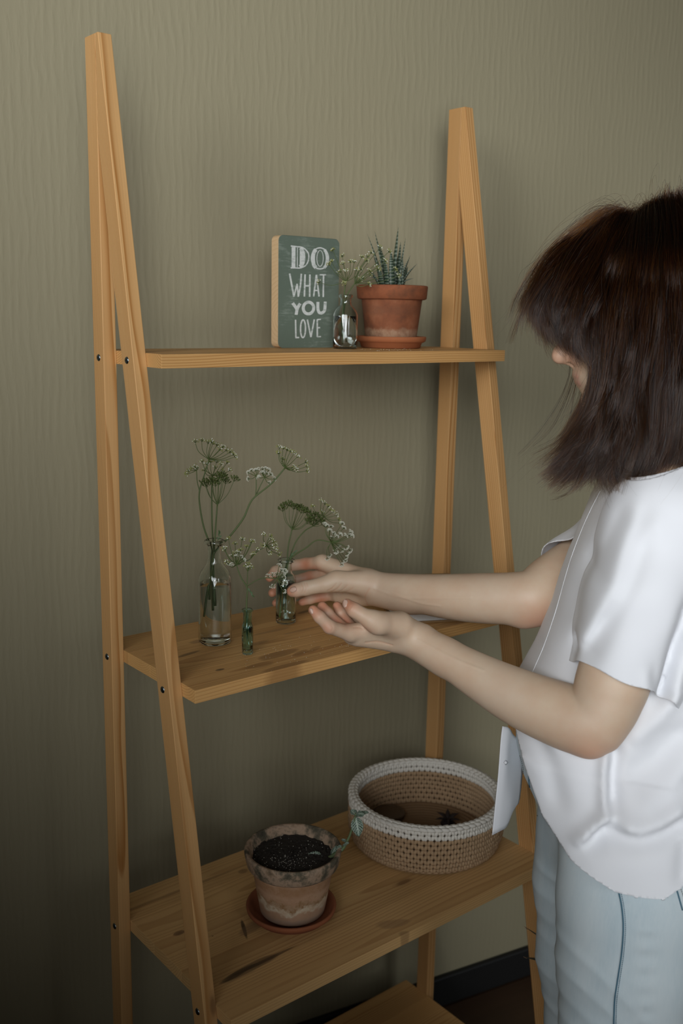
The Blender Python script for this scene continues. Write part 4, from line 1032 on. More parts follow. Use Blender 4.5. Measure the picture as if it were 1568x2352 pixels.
def strands(ncl, per, side, u0, u1, seed, lats=(.80, 1.10), spread=.009, tipk=.3, wave=.005, rad=.00012, cut=(.84, 1.0), lift=0., uj=.10):
    r_ = np.random.default_rng(seed); t = np.linspace(0, 1, NP); n = ncl*per
    rep = lambda a: np.repeat(a, per, axis=0)
    u = rep(r_.uniform(u0, u1, ncl)); ls = rep(r_.uniform(*lats, ncl)); ph = rep(r_.uniform(0, 6.28, (ncl, 3))); fq = rep(r_.uniform(1., 3.0, ncl)); am = rep(wave*r_.uniform(.4, 1.8, ncl))
    base = rep(r_.normal(0, .004, (ncl, 3))); dv = rep(r_.normal(0, .008, (ncl, 3))); sc_ = rep(spread*r_.uniform(.4, 1.3, ncl)); ck = rep(r_.uniform(cut[0], cut[1], ncl))
    uu = np.clip(u+r_.normal(0, uj, n), 0, nG-1.001); i = uu.astype(int); f = (uu-i)[:, None, None]
    C = GW[i]*(1-f)+GW[i+1]*f
    off = base[:, None]+dv[:, None]*(t**1.5)[None, :, None]+r_.normal(0, 1, (n, 3))[:, None]*sc_[:, None, None]*((1-(1-tipk)*np.clip(t*1.15-.1, 0, 1))*np.minimum(1, t*4+.15))[None, :, None]
    w = np.sin(ph[:, None]+(t[None, :]*6.28*fq[:, None])[..., None]+(r_.normal(0, .25, (n, 1, 3))))*(am[:, None]*t[None])[..., None]
    C = C+off+w; C[..., 2] += lift*np.sin(np.pi*np.clip(t*2.2, 0, 1))[None]*r_.uniform(0, 1, (n, 1))
    q = (C-cenp)@HA.T; lat = q[..., 1]*(ls*r_.normal(1, .03, n))[:, None]
    e = 1-((q[..., 0]+.016)/.104)**2-((q[..., 2]-.036)/.098)**2
    ymin = .080*np.sqrt(np.maximum(e, 0))*r_.uniform(.99, 1.09, n)[:, None]
    sg_ = np.clip(t*14, 0, 1)[None]; lat = np.where(q[..., 2] > -.06, np.maximum(lat, ymin*sg_), lat)
    C = C+(lat-q[..., 1])[..., None]*hy
    k_ = np.clip(ck*r_.normal(1, .035, n), .6, 1.12)
    tt = np.clip(k_[:, None]*t[None], 0, 1)*(NP-1); j = np.minimum(tt.astype(int), NP-2); fr_ = (tt-j)[..., None]; ar = np.arange(n)[:, None]
    C = C[ar, j]*(1-fr_)+C[ar, j+1]*fr_
    if side < 0:
        lt = (C-cenp)@hy; C = C-2*lt[..., None]*hy
    return C, rad
ST = [strands(390, 56, 1, 7.2, nG-1, 1), strands(100, 46, 1, 6.4, 8.2, 11, spread=.0040, wave=.003), strands(26, 20, 1, 6.0, 6.8, 13, spread=.003, tipk=.3, wave=.004), strands(230, 30, 1, 7.0, nG-1, 2, lats=(1.0, 1.18), spread=.0032, tipk=.2, wave=.009),
      strands(170, 50, 1, 1.6, 4.95, 3, spread=.007, cut=(.86, 1.0), wave=.003), strands(34, 30, 1, 0, 1.8, 4, spread=.0055, cut=(.85, 1.02), wave=.003),
      strands(6, 8, 1, 6.0, 6.6, 10, spread=.0025, tipk=.3, lats=(.95, 1.1), uj=.05), strands(110, 44, -1, 9.6, nG-1, 5), strands(12, 10, -1, 7.4, 9.4, 12, spread=.004), strands(50, 44, -1, 1.4, 3.9, 6, cut=(.82, .97), wave=.003),
      strands(70, 4, 1, 6.4, nG-1, 7, lats=(.95, 1.25), spread=.014, tipk=1.2, wave=.011, rad=.00008, cut=(.8, 1.05), lift=.022, uj=.3),
      strands(24, 3, 1, 0, 3.8, 17, lats=(.9, 1.2), spread=.010, tipk=1.2, wave=.008, rad=.00008, cut=(.8, 1.08), lift=.018, uj=.2), strands(14, 5, 1, 7, 10, 8, lats=(.2, 1.), spread=.012, tipk=1.3, wave=.012, rad=.00008, lift=.04, uj=.3)]
nst_ = sum(len(a) for a, _ in ST)
hc = bpy.data.hair_curves.new('hair'); hc.add_curves([NP]*nst_)
hob = bpy.data.objects.new('hair', hc); hob.parent = person; SC.collection.objects.link(hob)
pos = np.concatenate([a.reshape(-1, 3) for a, _ in ST])-pbase
hc.attributes['position'].data.foreach_set('vector', pos.astype(np.float32).ravel())
ra_ = hc.attributes.get('radius') or hc.attributes.new('radius', 'FLOAT', 'POINT')
rv = np.concatenate([np.tile(r*np.interp(np.linspace(0, 1, NP), [0, .7, 1], [1, 1, .35]), len(a)) for a, r in ST]); ra_.data.foreach_set('value', rv.astype(np.float32))
m_hair = bpy.data.materials.new('dark_brown_hair'); m_hair.use_nodes = True; nt = m_hair.node_tree; nt.nodes.clear()
ph_ = nt.nodes.new('ShaderNodeBsdfHairPrincipled'); ph_.parametrization = 'MELANIN'; om = nt.nodes.new('ShaderNodeOutputMaterial'); nt.links.new(ph_.outputs[0], om.inputs[0])
ph_.inputs['Melanin'].default_value = .80; ph_.inputs['Melanin Redness'].default_value = .18; ph_.inputs['Roughness'].default_value = .24; ph_.inputs['Radial Roughness'].default_value = .35
ph_.inputs['Random Color'].default_value = .35
hc.materials.append(m_hair)
# scalp under the strands
m_scalp = mat('dark_hair_roots', (.010, .006, .004), .8)
mb = MB(); V = []; nu, nv = 40, 24
for i in range(nv+1):
    ph2 = math.pi*i/nv
    for j in range(nu):
        th = 2*math.pi*j/nu; V.append((math.sin(ph2)*math.cos(th)*.101-.016, math.sin(ph2)*math.sin(th)*.077, math.cos(ph2)*.095+.036))
F = []
for i in range(nv):
    for j in range(nu):
        q = [i*nu+j, i*nu+(j+1) % nu, (i+1)*nu+(j+1) % nu, (i+1)*nu+j]; c = np.mean([V[k] for k in q], 0)
        if c[0] > .035+.45*max(0, c[2]-.04) and c[2] < .10: continue
        if c[2] < -.045: continue
        F.append(q[::-1])
mb.add([HP(*v) for v in V], F); mb.build('scalp_cover', m_scalp, person)
# ---------------------------------------------------------------- cow parsley
m_stem = mat('green_stem', (.062, .092, .020), .55); m_seed = mat('dark_green_seed', (.060, .082, .014), .6); m_bud = mat('yellow_green_bud', (.27, .28, .09), .7); m_white = mat('white_floret', (.72, .72, .62), .7)
m_leafg = mat('fern_green', (.05, .10, .03), .6)
fr = np.random.default_rng(21)
def umbellet(mb, c, dirn, style, size, n):
    dirn = nrm(dirn); a = nrm(np.cross(dirn, ly+.01)); b = np.cross(dirn, a)
    for i in range(n):
        al = i*2.399; q = math.sqrt((i+.4)/n); sp_ = q*1.15
        d = nrm(dirn*math.cos(sp_)+(a*math.cos(al)+b*math.sin(al))*math.sin(sp_)); e = c+d*size*fr.uniform(.8, 1.15)
        mb.tube([c, c+(e-c)*.55+dirn*size*.08, e], .00026, 3, caps=False)
        if style == 'white':
            s_ = nrm(np.cross(d, a+.01)); t_ = np.cross(d, s_)
            for k in range(5):
                w = k*1.2566+fr.uniform(0, .4); p_ = e+(s_*math.cos(w)+t_*math.sin(w))*.00115+d*fr.uniform(0, .0006)
                mb.blob(p_, (.00085, .00085, .0005), mi=1)
            mb.blob(e, .0006, mi=2)
        elif style == 'bud':
            for k in range(3): mb.blob(e+fr.normal(0, .0008, 3), fr.uniform(.0007, .0012), mi=2 if fr.uniform() < .7 else 1)
        else:
            for sg in (-.12, .12):
                dd = nrm(d+a*sg+dirn*.5); mb.tube([e, e+dd*.0018, e+dd*.0042, e+dd*.0056], [.0003, .00095, .0009, .0002], 4, mi=3)
def umbel(root_, c, ends, style, size, n=11, jit=.02):
    """c: 3-D centre; ends: places of the umbellets"""
    mb = MB(); d0 = depth(c); mid = np.mean([P(a, b, d0) for a, b in ends], 0)
    up_ = nrm(mid-c)
    for (a, b) in ends:
        e = P(a, b, d0+fr.uniform(-jit, jit)); L_ = np.linalg.norm(e-c)
        m1 = c+(e-c)*.5-up_*L_*.07+(e-mid)*.10
        pts = catmull([c, m1, e], 5); mb.tube(pts, np.linspace(.00055, .0004, len(pts)), 5, caps=False)
        umbellet(mb, e, nrm(nrm(pts[-1]-pts[-3])+up_*.4), style, size, n)
    o = mb.build('umbel', [m_stem, m_white, m_bud, m_seed], root_); o['kind'] = 'stuff'; return o
def wheat(px, d): return np.array([P(a, b, d) for a, b in px])
def px_of(zoom, pts):          # enlarged-view pixels -> photograph pixels
    ox, oy, k = zoom; return [(ox+a/k, oy+b/k) for a, b in pts]
VA = (400, 980, 3.409); VB = (580, 480, 3.5636)
def sprig(label, foot, path, d, r=.0013, d2=None, group=None):
    """foot: 3-D end in the water; path: places up the stem"""
    n = len(path); dd = np.linspace(d, d if d2 is None else d2, n)
    w = [P(a, b, q) for (a, b), q in zip(path, dd)]
    root_ = empty('cow_parsley_stem', foot, label, 'flower', group)
    pts = catmull([foot]+w, 8); mb = MB(); mb.tube(pts, np.linspace(r*1.1, r*.72, len(pts)), 8); mb.build('stem', m_stem, root_)
    return root_, w
def side_branch(root_, pts, d, r=.0008):
    w = [P(a, b, d) for a, b in pts]; q = catmull(w, 6); mb = MB(); mb.tube(q, np.linspace(r, r*.75, len(q)), 6); mb.build('branch', m_stem, root_); return w[-1]
def sheath(root_, c, dirn, s_=.012):
    mb = MB()
    for k in range(7):
        a = nrm(np.asarray(dirn)+fr.normal(0, .35, 3)); e = np.asarray(c)+nrm(dirn)*s_*(k/7)+a*s_*.35
        q = np.asarray(c)+nrm(dirn)*s_*(k/7); w = nrm(np.cross(a, FW))*.0012
        mb.add([q-w*.4, q+w*.4, (q+e)/2+w, e, (q+e)/2-w], [(0, 1, 2, 3, 4)])
    mb.build('leaflet', m_leafg, root_)['kind'] = 'stuff'
d1 = depth(c1+np.array([0, 0, .1]))
nk = (488, 1262)
def inb(px, py, dd=0): return P(px, py, d1+dd)
r_, w = sprig('cow parsley stem bending left to the topmost umbel above the tall bottle', inb(484, 1375, .004), px_of(VA, [(287, 1030), (291, 955), (232, 790), (200, 620), (198, 505), (235, 380), (272, 257)]), d1, .00135)
umbel(r_, w[-1], px_of(VA, [(165, 128), (215, 118), (262, 135), (300, 140), (330, 152), (375, 165), (400, 190), (430, 205), (455, 222), (350, 185), (470, 238), (290, 128)]), 'bud', .0052, 9)
e = side_branch(r_, px_of(VA, [(198, 500), (180, 430), (175, 340)]), d1); umbel(r_, e, px_of(VA, [(105, 370), (140, 330), (165, 318), (185, 325), (120, 345)]), 'bud', .004, 8, .01)
r_, w = sprig('cow parsley stem with a faint open umbel behind the dark seed heads', inb(490, 1400, .006), px_of(VA, [(300, 1030), (305, 950), (296, 750), (294, 500), (300, 385)]), d1+.012, .0013, d1+.03)
umbel(r_, w[-1], px_of(VA, [(220, 280), (255, 300), (285, 285), (330, 285), (365, 300), (410, 290), (430, 345), (240, 350), (370, 350), (320, 330)]), 'bud', .0045, 8)
r_, w = sprig('cow parsley stem with dark green seed heads above the tall bottle', inb(470, 1416, -.004), px_of(VA, [(300, 1100), (312, 960), (326, 760), (337, 612)]), d1-.004, .0014)
umbel(r_, w[-1], px_of(VA, [(240, 455), (255, 478), (300, 452), (322, 470), (350, 405), (385, 420), (345, 440), (400, 450), (465, 430), (290, 440), (375, 400)]), 'seed', .0052, 9)
sheath(r_, P(503, 1248, d1-.005), UP, .018)
r_, w = sprig('long cow parsley stem leaning right out of the tall bottle', inb(494, 1390, 0), px_of(VA, [(305, 1040), (345, 950), (400, 895), (470, 815), (545, 710), (590, 605), (636, 545), (760, 445), (868, 322)]), d1, .0015)
umbel(r_, w[-1], px_of(VA, [(822, 170), (850, 178), (880, 190), (905, 200), (935, 215), (960, 240), (815, 215), (845, 262), (925, 322), (1022, 282), (1030, 315), (1030, 348), (940, 335)]), 'bud', .0048, 9)
e = side_branch(r_, px_of(VA, [(636, 545), (642, 470), (640, 385)]), d1); umbel(r_, e, px_of(VA, [(590, 365), (610, 350), (640, 350), (590, 410), (655, 345)]), 'white', .0042, 7, .01)
e = side_branch(r_, px_of(VA, [(645, 525), (675, 460), (708, 395)]), d1+.005); umbel(r_, e, px_of(VA, [(690, 340), (715, 335), (735, 345), (668, 400), (700, 365), (750, 380), (775, 410), (735, 440), (690, 370), (720, 375)]), 'white', .0042, 7, .012)

d2_ = depth(c2+np.array([0, 0, .06]))
def inv(px, py): return P(px, py, d2_)
r_, w = sprig('cow parsley sprig in the tiny teal vial, umbel to the left', inv(568, 1478), px_of(VA, [(566, 1420), (569, 1340), (570, 1262), (530, 1195), (502, 1130), (488, 1082)]), d2_, .0011)
umbel(r_, w[-1], px_of(VA, [(395, 960), (398, 975), (425, 885), (476, 925), (530, 890), (608, 905), (565, 950), (515, 975), (495, 1000), (535, 1040), (430, 1085), (455, 1020), (475, 1000), (410, 1060), (600, 910)]), 'bud', .0042, 9)
umbel(r_, w[-1], px_of(VA, [(500, 990), (520, 1030), (540, 1050), (450, 1085), (480, 1025)]), 'white', .004, 7)
e = side_branch(r_, px_of(VA, [(570, 1262), (572, 1190), (575, 1130)]), d2_); umbel(r_, e, px_of(VA, [(560, 1100), (578, 1085), (598, 1105), (580, 1115)]), 'bud', .0038, 9, .006)
e = side_branch(r_, px_of(VA, [(576, 1245), (640, 1205), (700, 1185), (760, 1186), (812, 1190)]), d2_-.01); umbel(r_, e, px_of(VA, [(820, 1095), (835, 1130), (865, 1135), (765, 1165), (735, 1175), (800, 1160), (852, 1185), (838, 1225), (868, 1225), (772, 1245), (855, 1285), (850, 1155)]), 'white', .0038, 7)
e = side_branch(r_, px_of(VA, [(488, 1082), (540, 1055), (590, 1040), (640, 985), (722, 935)]), d2_+.01); umbel(r_, e, px_of(VA, [(700, 850), (692, 932), (755, 885), (770, 905), (790, 925), (792, 960), (740, 988), (815, 998), (748, 865), (765, 935)]), 'bud', .0038, 9)
umbel(r_, P(*px_of(VA, [(600, 1030)])[0], d2_+.01), px_of(VA, [(605, 1010), (620, 1000), (650, 965)]), 'bud', .0034, 8, .005)
sheath(r_, P(*px_of(VA, [(578, 1265)])[0], d2_), -UP+RT*.6, .014)

d3 = depth(c3+np.array([0, 0, .1]))
def inh(px, py): return P(px, py, d3)
r_, w = sprig('cow parsley stem with plump green seed heads in the held vial', inh(642, 1418), px_of(VA, [(850, 1200), (882, 1060), (893, 930), (922, 805)]), d3, .0013)
umbel(r_, w[-1], px_of(VA, [(850, 665), (862, 640), (900, 625), (935, 650), (962, 655), (990, 680), (1015, 672), (1035, 690), (1050, 735), (1035, 762), (975, 650)]), 'seed', .0055, 10)
r_, w = sprig('arching cow parsley stem with seed heads behind the others in the held vial', inh(650, 1400), px_of(VA, [(875, 1120), (900, 1040), (950, 905), (1020, 818), (1085, 778)]), d3+.006, .0012, d3+.02)
umbel(r_, w[-1], px_of(VA, [(1075, 735), (1100, 710), (1125, 735), (1090, 760), (1140, 750), (1150, 770)]), 'seed', .005, 9, .01)
e = side_branch(r_, px_of(VA, [(1085, 778), (1130, 745), (1165, 705)]), d3+.03); umbel(r_, e, px_of(VA, [(1085, 630), (1150, 590), (1175, 610), (1200, 630), (1215, 655), (1240, 670), (1262, 695), (1280, 730), (1285, 755), (1155, 680)]), 'bud', .0045, 9)
r_, w = sprig('cow parsley stem with white flowers drooping right of the held vial', inh(655, 1408), px_of(VA, [(880, 1130), (915, 1030), (1030, 950), (1118, 890), (1228, 905)]), d3-.006, .0012, d3-.02)
umbel(r_, w[-1], px_of(VA, [(1195, 785), (1225, 790), (1180, 770), (1215, 820), (1245, 845), (1230, 880), (1265, 865), (1310, 765), (1320, 800), (1295, 850), (1335, 860), (1375, 830), (1385, 860), (1365, 855)]), 'white', .0044, 8)
umbel(r_, w[-1], px_of(VA, [(1255, 945), (1280, 930), (1262, 975), (1310, 960), (1345, 940), (1370, 965), (1350, 990), (1340, 1020), (1215, 1000), (1195, 1025), (1310, 1050), (1305, 1075), (1330, 1045)]), 'white', .0042, 7)
sheath(r_, P(664, 1282, d3-.008), UP+RT, .016)

d4 = depth(c4+np.array([0, 0, .08]))
r_, w = sprig('cow parsley stem in the small bottle, one ray reaching left over the sign', P(787, 790, d4), px_of(VB, [(735, 900), (748, 740), (752, 660), (763, 595)]), d4, .0012)
umbel(r_, w[-1], px_of(VB, [(660, 345), (648, 440), (630, 460), (735, 395), (740, 455), (800, 440), (830, 440), (770, 515), (720, 520), (550, 602), (755, 612), (850, 510)]), 'bud', .0046, 11)
r_, w = sprig('cow parsley stem spreading right before the zebra plant', P(795, 785, d4), px_of(VB, [(745, 880), (770, 715), (800, 660), (835, 610)]), d4+.008, .0011)
umbel(r_, w[-1], px_of(VB, [(890, 400), (935, 395), (925, 430), (880, 500), (950, 510), (1010, 480), (1040, 320), (965, 365), (870, 585), (895, 575), (945, 620), (1020, 500), (1110, 355), (1080, 430), (1160, 500), (1185, 550), (955, 545)]), 'bud', .0046, 10)

# ---------------------------------------------------------------- zebra plant on the top shelf
m_zeb = mat('zebra_leaf', (.020, .040, .022), .45); g = N(m_zeb)
zc = g.new('Attribute', attribute_name='along').outputs['Fac']
bd_ = g.math('MULTIPLY', g.ramp(g.math('FRACT', g.math('MULTIPLY', zc, 15)), [(0, 1.0), (.28, 1.), (.4, 0.), (.9, 0.), (1, 1.)]), g.ramp(g.noise(g.coord(), 420, 2), [(.3, .3), (.6, 1.)]))
g.link(g.mix(g.math('MULTIPLY', bd_, .75), (.022, .045, .026), (.25, .29, .22)), g.b.inputs['Base Color'])
zp = empty('zebra_plant', c5+np.array([0, 0, .093]), 'small zebra plant with dark pointed white-banded leaves in the top shelf pot', 'plant')
dz = depth(c5+np.array([0, 0, .1])); zr = np.random.default_rng(2)
def spear(root_, base, tip, bend, w_, material, name='leaf', th=.45):
    pts = catmull([base, (base+tip)/2+bend, tip], 9); k = len(pts); t = np.linspace(0, 1, k)
    wd = w_*np.interp(t, [0, .25, .6, .9, 1], [.75, 1., .72, .22, .02]); T = np.gradient(pts, axis=0); T /= np.linalg.norm(T, axis=1)[:, None]
    out_ = nrm(bend+1e-6*UP); V = []; n = 8; al = []
    for i in range(k):
        s_ = nrm(np.cross(T[i], out_)); o_ = np.cross(s_, T[i])
        for j in range(n):
            a = 2*np.pi*j/n; V.append(pts[i]+s_*math.cos(a)*wd[i]+o_*math.sin(a)*wd[i]*th*(1 if math.sin(a) > 0 else .35)); al.append(t[i])
    mb = MB(); mb.add(V, [(i*n+j, i*n+(j+1) % n, (i+1)*n+(j+1) % n, (i+1)*n+j) for i in range(k-1) for j in range(n)])
    o = mb.build(name, material, root_); at_ = o.data.attributes.new('along', 'FLOAT', 'POINT')
    if len(o.data.vertices) == len(al): at_.data.foreach_set('value', al)
    return o
for (a, b), lat, w_ in [((937, 200), -.005, .0045), ((998, 180), .012, .005), ((1192, 148), .0, .0075), ((1252, 235), -.015, .006), ((1212, 268), .012, .0055), ((1290, 380), -.02, .0055), ((1345, 448), -.008, .006), ((1318, 566), -.012, .005),
                       ((985, 372), -.018, .006), ((1040, 300), .02, .006), ((1130, 330), -.025, .0065), ((1225, 360), -.02, .0065), ((1180, 370), .022, .006), ((925, 470), -.01, .0055), ((1075, 380), -.028, .006), ((940, 540), .0, .005), ((1270, 470), .018, .0055), ((1010, 440), -.03, .0055)]:
    ax_, bx = px_of(VB, [(a, b)])[0]; tip = P(ax_, bx, dz+lat)
    bs_ = c5+np.array([0, 0, .088])+nrm((tip-c5)*[1, 1, 0]+1e-9)*zr.uniform(.006, .02)+zr.normal(0, .003, 3)*[1, 1, 0]
    out_ = (tip-c5)*[1, 1, 0]; spear(zp, bs_, tip, nrm(out_+ZU*.3)*.006, w_, m_zeb)

# ---------------------------------------------------------------- drooping plant in the old pot
m_vein = mat('nerve_leaf', (.018, .050, .026), .5); g = N(m_vein)
uvx = g.new('Attribute', attribute_name='u').outputs['Fac']; uvy = g.new('Attribute', attribute_name='v').outputs['Fac']
vv = g.math('ABSOLUTE', uvx); wv_ = g.math('FRACT', g.math('SUBTRACT', g.math('MULTIPLY', uvy, 7), g.math('MULTIPLY', vv, 2.0)))
l1 = g.ramp(wv_, [(0, 1.), (.16, .8), (.26, 0.), (1, 0.)]); l2 = g.ramp(vv, [(0, 1.), (.06, 1.), (.12, 0.), (1, 0.)])
net = g.new('TexVoronoi', feature='DISTANCE_TO_EDGE'); net.inputs['Scale'].default_value = 420; g.link(g.coord(), net.inputs['Vector'])
l3 = g.ramp(net.outputs['Distance'], [(0, .5), (.08, .3), (.16, 0.)])
g.link(g.mix(g.math('MAXIMUM', g.math('MAXIMUM', l1, l2), l3), (.016, .048, .026), (.42, .50, .40)), g.b.inputs['Base Color'])
m_gst = mat('pale_green_stem', (.10, .14, .055), .6)
VC = (540, 1700, 2.529)
dpp = depth(c7+np.array([0, 0, .1]))
fp = empty('nerve_plant', P(690, 1993, dpp), 'lone drooping nerve plant stem with veined leaves leaning over the old pot rim', 'plant')
pth = px_of(VC, [(378, 742), (405, 708), (440, 688), (500, 686), (545, 683), (590, 655), (625, 630), (648, 590), (668, 545), (690, 470), (700, 425)])
w = [P(a, b, d) for (a, b), d in zip(pth, [dpp+.012, dpp+.008, dpp+.005, dpp+.003, dpp+.002, dpp, dpp, dpp, dpp, dpp, dpp])]
q = catmull(w, 6); mb = MB(); mb.tube(q, np.interp(np.linspace(0, 1, len(q)), [0, .3, .5, .7, 1], [.0016, .0024, .0034, .0022, .0011]), 8); mb.build('stem', m_gst, fp)
def leaf(root_, base, tip, w_, nor, material, cup=.25):
    k, n = 12, 8; ax_ = tip-base; L_ = np.linalg.norm(ax_); T = ax_/L_; nor = nrm(nor-T*(nor@T)); s_ = np.cross(T, nor); V = []; uu = []; vv_ = []
    for i in range(k+1):
        t = i/k; ww_ = w_*math.sin(math.pi*min(1, t*.96+.03))**.75*(1.15-t*.4)
        for j in range(n+1):
            u = j/n*2-1; V.append(base+ax_*t+s_*u*ww_+nor*(cup*w_*(u*u-.4)-.25*L_*t*t*.5+.0004*math.sin(t*22-abs(u)*4))); uu.append(u); vv_.append(t)
    mb = MB(); mb.add(V, [(i*(n+1)+j, i*(n+1)+j+1, (i+1)*(n+1)+j+1, (i+1)*(n+1)+j) for i in range(k) for j in range(n)])
    o = mb.build('leaf', material, root_)
    for nm, vals in (('u', uu), ('v', vv_)):
        at_ = o.data.attributes.new(nm, 'FLOAT', 'POINT'); at_.data.foreach_set('value', vals)
    sd_ = o.modifiers.new('s', 'SOLIDIFY'); sd_.thickness = .0004; return o
def LP(a, b, dd=0): x, y = px_of(VC, [(a, b)])[0]; return P(x, y, dpp+dd)
leaf(fp, LP(700, 448), LP(718, 560, -.008), .0100, -FW+UP*.1, m_vein)
leaf(fp, LP(698, 440), LP(770, 412, -.005), .0065, UP-FW*.4, m_vein)
leaf(fp, LP(700, 432), LP(672, 402, .006), .0060, UP-FW*.5, m_vein)
leaf(fp, LP(712, 425), LP(745, 432, -.01), .0055, -FW, m_vein)
leaf(fp, LP(500, 685), LP(425, 660, .004), .0085, UP-FW*.6, m_vein, .5)
leaf(fp, LP(560, 668), LP(590, 615, .0), .0055, -FW+RT*.4, m_vein, .7)
leaf(fp, LP(630, 615), LP(655, 590, -.004), .0045, UP, m_vein, .7)
leaf(fp, LP(620, 618), LP(585, 640, -.006), .0050, -FW, m_vein, .7)
leaf(fp, LP(648, 592), LP(618, 575, .003), .0035, UP-FW*.3, m_vein, .7)
mb = MB()
for i in range(26): mb.blob(LP(375, 775, .0)+fr.normal(0, 1, 3)*[.007, .005, .0015], fr.uniform(.0008, .002))
mb.build('moss_tuft', mat('yellow_moss', (.16, .14, .03), .9), fp)['kind'] = 'stuff'

# ---------------------------------------------------------------- crochet basket
RB = .1345; HB = .083
fpnt = onZ(972, 2012, Z3); dh = nrm((fpnt-CL)*[1, 1, 0]); cb = fpnt+dh*(RB-.002); cb[2] = Z3+.0006
m_yt = mat('tan_cotton_cord', (.43, .275, .145), .9); g = N(m_yt); g.bump(g.noise(g.mapping(g.coord(), (900, 900, 300)), 1, 2), .4, .0006)
g.link(g.mix(g.noise(g.coord(), 40, 2), (.34, .225, .125), (.44, .30, .175)), g.b.inputs['Base Color'])
m_yw = mat('white_cotton_cord', (.70, .67, .60), .9); g = N(m_yw); g.bump(g.noise(g.mapping(g.coord(), (900, 900, 300)), 1, 2), .4, .0006)
bk_ = empty('crochet_basket', cb, 'round crochet basket of tan cord with a white rim on the lower shelf', 'basket')
NS = 76; row_h = .0088; nrow = 9
def brad(z): return RB*(.955+.06*min(1, z/.03)-.0*z)
def stitch_row(z, r, n, material, lean, name, th=.0043, inner=False, ph=0.):
    mb = MB()
    for i in range(n):
        a0 = 2*np.pi*(i+ph)/n; da = 2*np.pi/n
        for sg in (-1, 1):
            pts = []
            for t in (0, .35, .7, 1):
                a = a0+sg*da*(.06+.36*t*lean); rr_ = r*(1+.003*math.sin(i*3.1))+(.0016*math.sin(math.pi*t) if not inner else -.0016*math.sin(math.pi*t))
                pts.append([cb[0]+rr_*math.cos(a), cb[1]+rr_*math.sin(a), z+row_h*(-.55+1.15*t)+.0004*math.sin(i*5.3+z*900)])
            mb.tube(pts, [th*.45, th*.78, th*.8, th*.4], 6)
    return mb.build(name, material, bk_)
for k in range(nrow):
    z = Z3+.006+row_h*(k+.5); wht = k >= nrow-2; m__ = m_yw if wht else m_yt
    stitch_row(z, brad(z-Z3), NS, m__, 1., 'stitch_row', ph=.5*(k % 2))
    stitch_row(z, brad(z-Z3)-.0085, NS, m_yw if k >= nrow-3+1 else m_yt, .8, 'inner_stitch_row', inner=True, ph=.5*(k % 2))
# base ring and braided rim
def braid(z, r, n, material, name, th, horiz=True, out=0.):
    mb = MB()
    for i in range(n):
        a0 = 2*np.pi*i/n; da = 2*np.pi/n; pts = []
        for t in (0, .3, .7, 1):
            a = a0+da*(t*1.5-.25); pts.append([cb[0]+(r+out*(t-.5))*math.cos(a), cb[1]+(r+out*(t-.5))*math.sin(a), z+.0012*math.sin(math.pi*t)])
        mb.tube(pts, [th*.4, th, th, th*.4], 7)
    return mb.build(name, material, bk_)
braid(Z3+.0046, RB*.962, 70, m_yt, 'base_ring', .0034)
zt_ = Z3+.006+row_h*nrow
braid(zt_+.001, brad(.08)+.001, 70, m_yw, 'rim_braid', .0040, out=.004); braid(zt_+.001, brad(.08)-.0085, 68, m_yw, 'rim_braid', .0040, out=-.004)
braid(zt_+.003, brad(.08)-.0040, 72, m_yw, 'rim_braid', .0036, out=.003)
m_gap = mat('painted_gap_shade', (.10, .06, .03), .95)
mb = MB(); mb.lathe([(brad(0)-.0052, .002), (brad(.03)-.0044, .03), (brad(.08)-.0042, HB+.0)], 72, cb); mb.build('gap_backing', m_gap, bk_)  # added dark backing; its colour stands for the shade between stitches
rr_ = []; 
for k in range(13):
    r0 = k*.0098; rr_ += [(max(.0005, r0), .0045), (r0+.003, .0078), (r0+.0065, .0078)]
mb = MB(); mb.lathe([(r, z) for r, z in rr_ if r < brad(0)-.004], 72, cb); mb.build('base', mat('brown_base_cord', (.23, .14, .07), .9), bk_)
# things lying in the basket
zb = Z3+.0082
m_co = mat('dark_wood_disc', (.085, .05, .022), .45); cc_ = onZ(893, 1862, zb+.01)
o = MB(); o.lathe([(.0005, 0), (.029, 0), (.0305, .002), (.0305, .007), (.029, .0085), (.0245, .0085), (.0235, .0075), (.0005, .0075)], 48, (cc_[0], cc_[1], zb)); o = o.build('wooden_disc', m_co, loc=(cc_[0], cc_[1], zb), ang=.6)
tag(o, 'round dark brown wooden disc lying inside the crochet basket', 'disc')
sc_ = onZ(1028, 1888, zb+.006)
m_star = mat('dark_dried_star', (.022, .012, .010), .7); stp = empty('succulent_rosette', (sc_[0], sc_[1], zb), 'small dark star-shaped rosette lying inside the crochet basket', 'plant')
for k in range(10):
    a = k*2*np.pi/10+.2; el_ = .55 if k % 2 else .25; d_ = np.array([math.cos(a)*math.cos(el_), math.sin(a)*math.cos(el_), math.sin(el_)])
    b0 = np.array([sc_[0], sc_[1], zb+.008]); spear(stp, b0, b0+d_*.026, ZU*.003, .0048, m_star, 'petal', .6)
mb = MB(); mb.lathe([(.0005, 0), (.012, .0), (.014, .004), (.009, .010), (.0005, .012)], 16, (sc_[0], sc_[1], zb)); mb.build('core', m_star, stp)

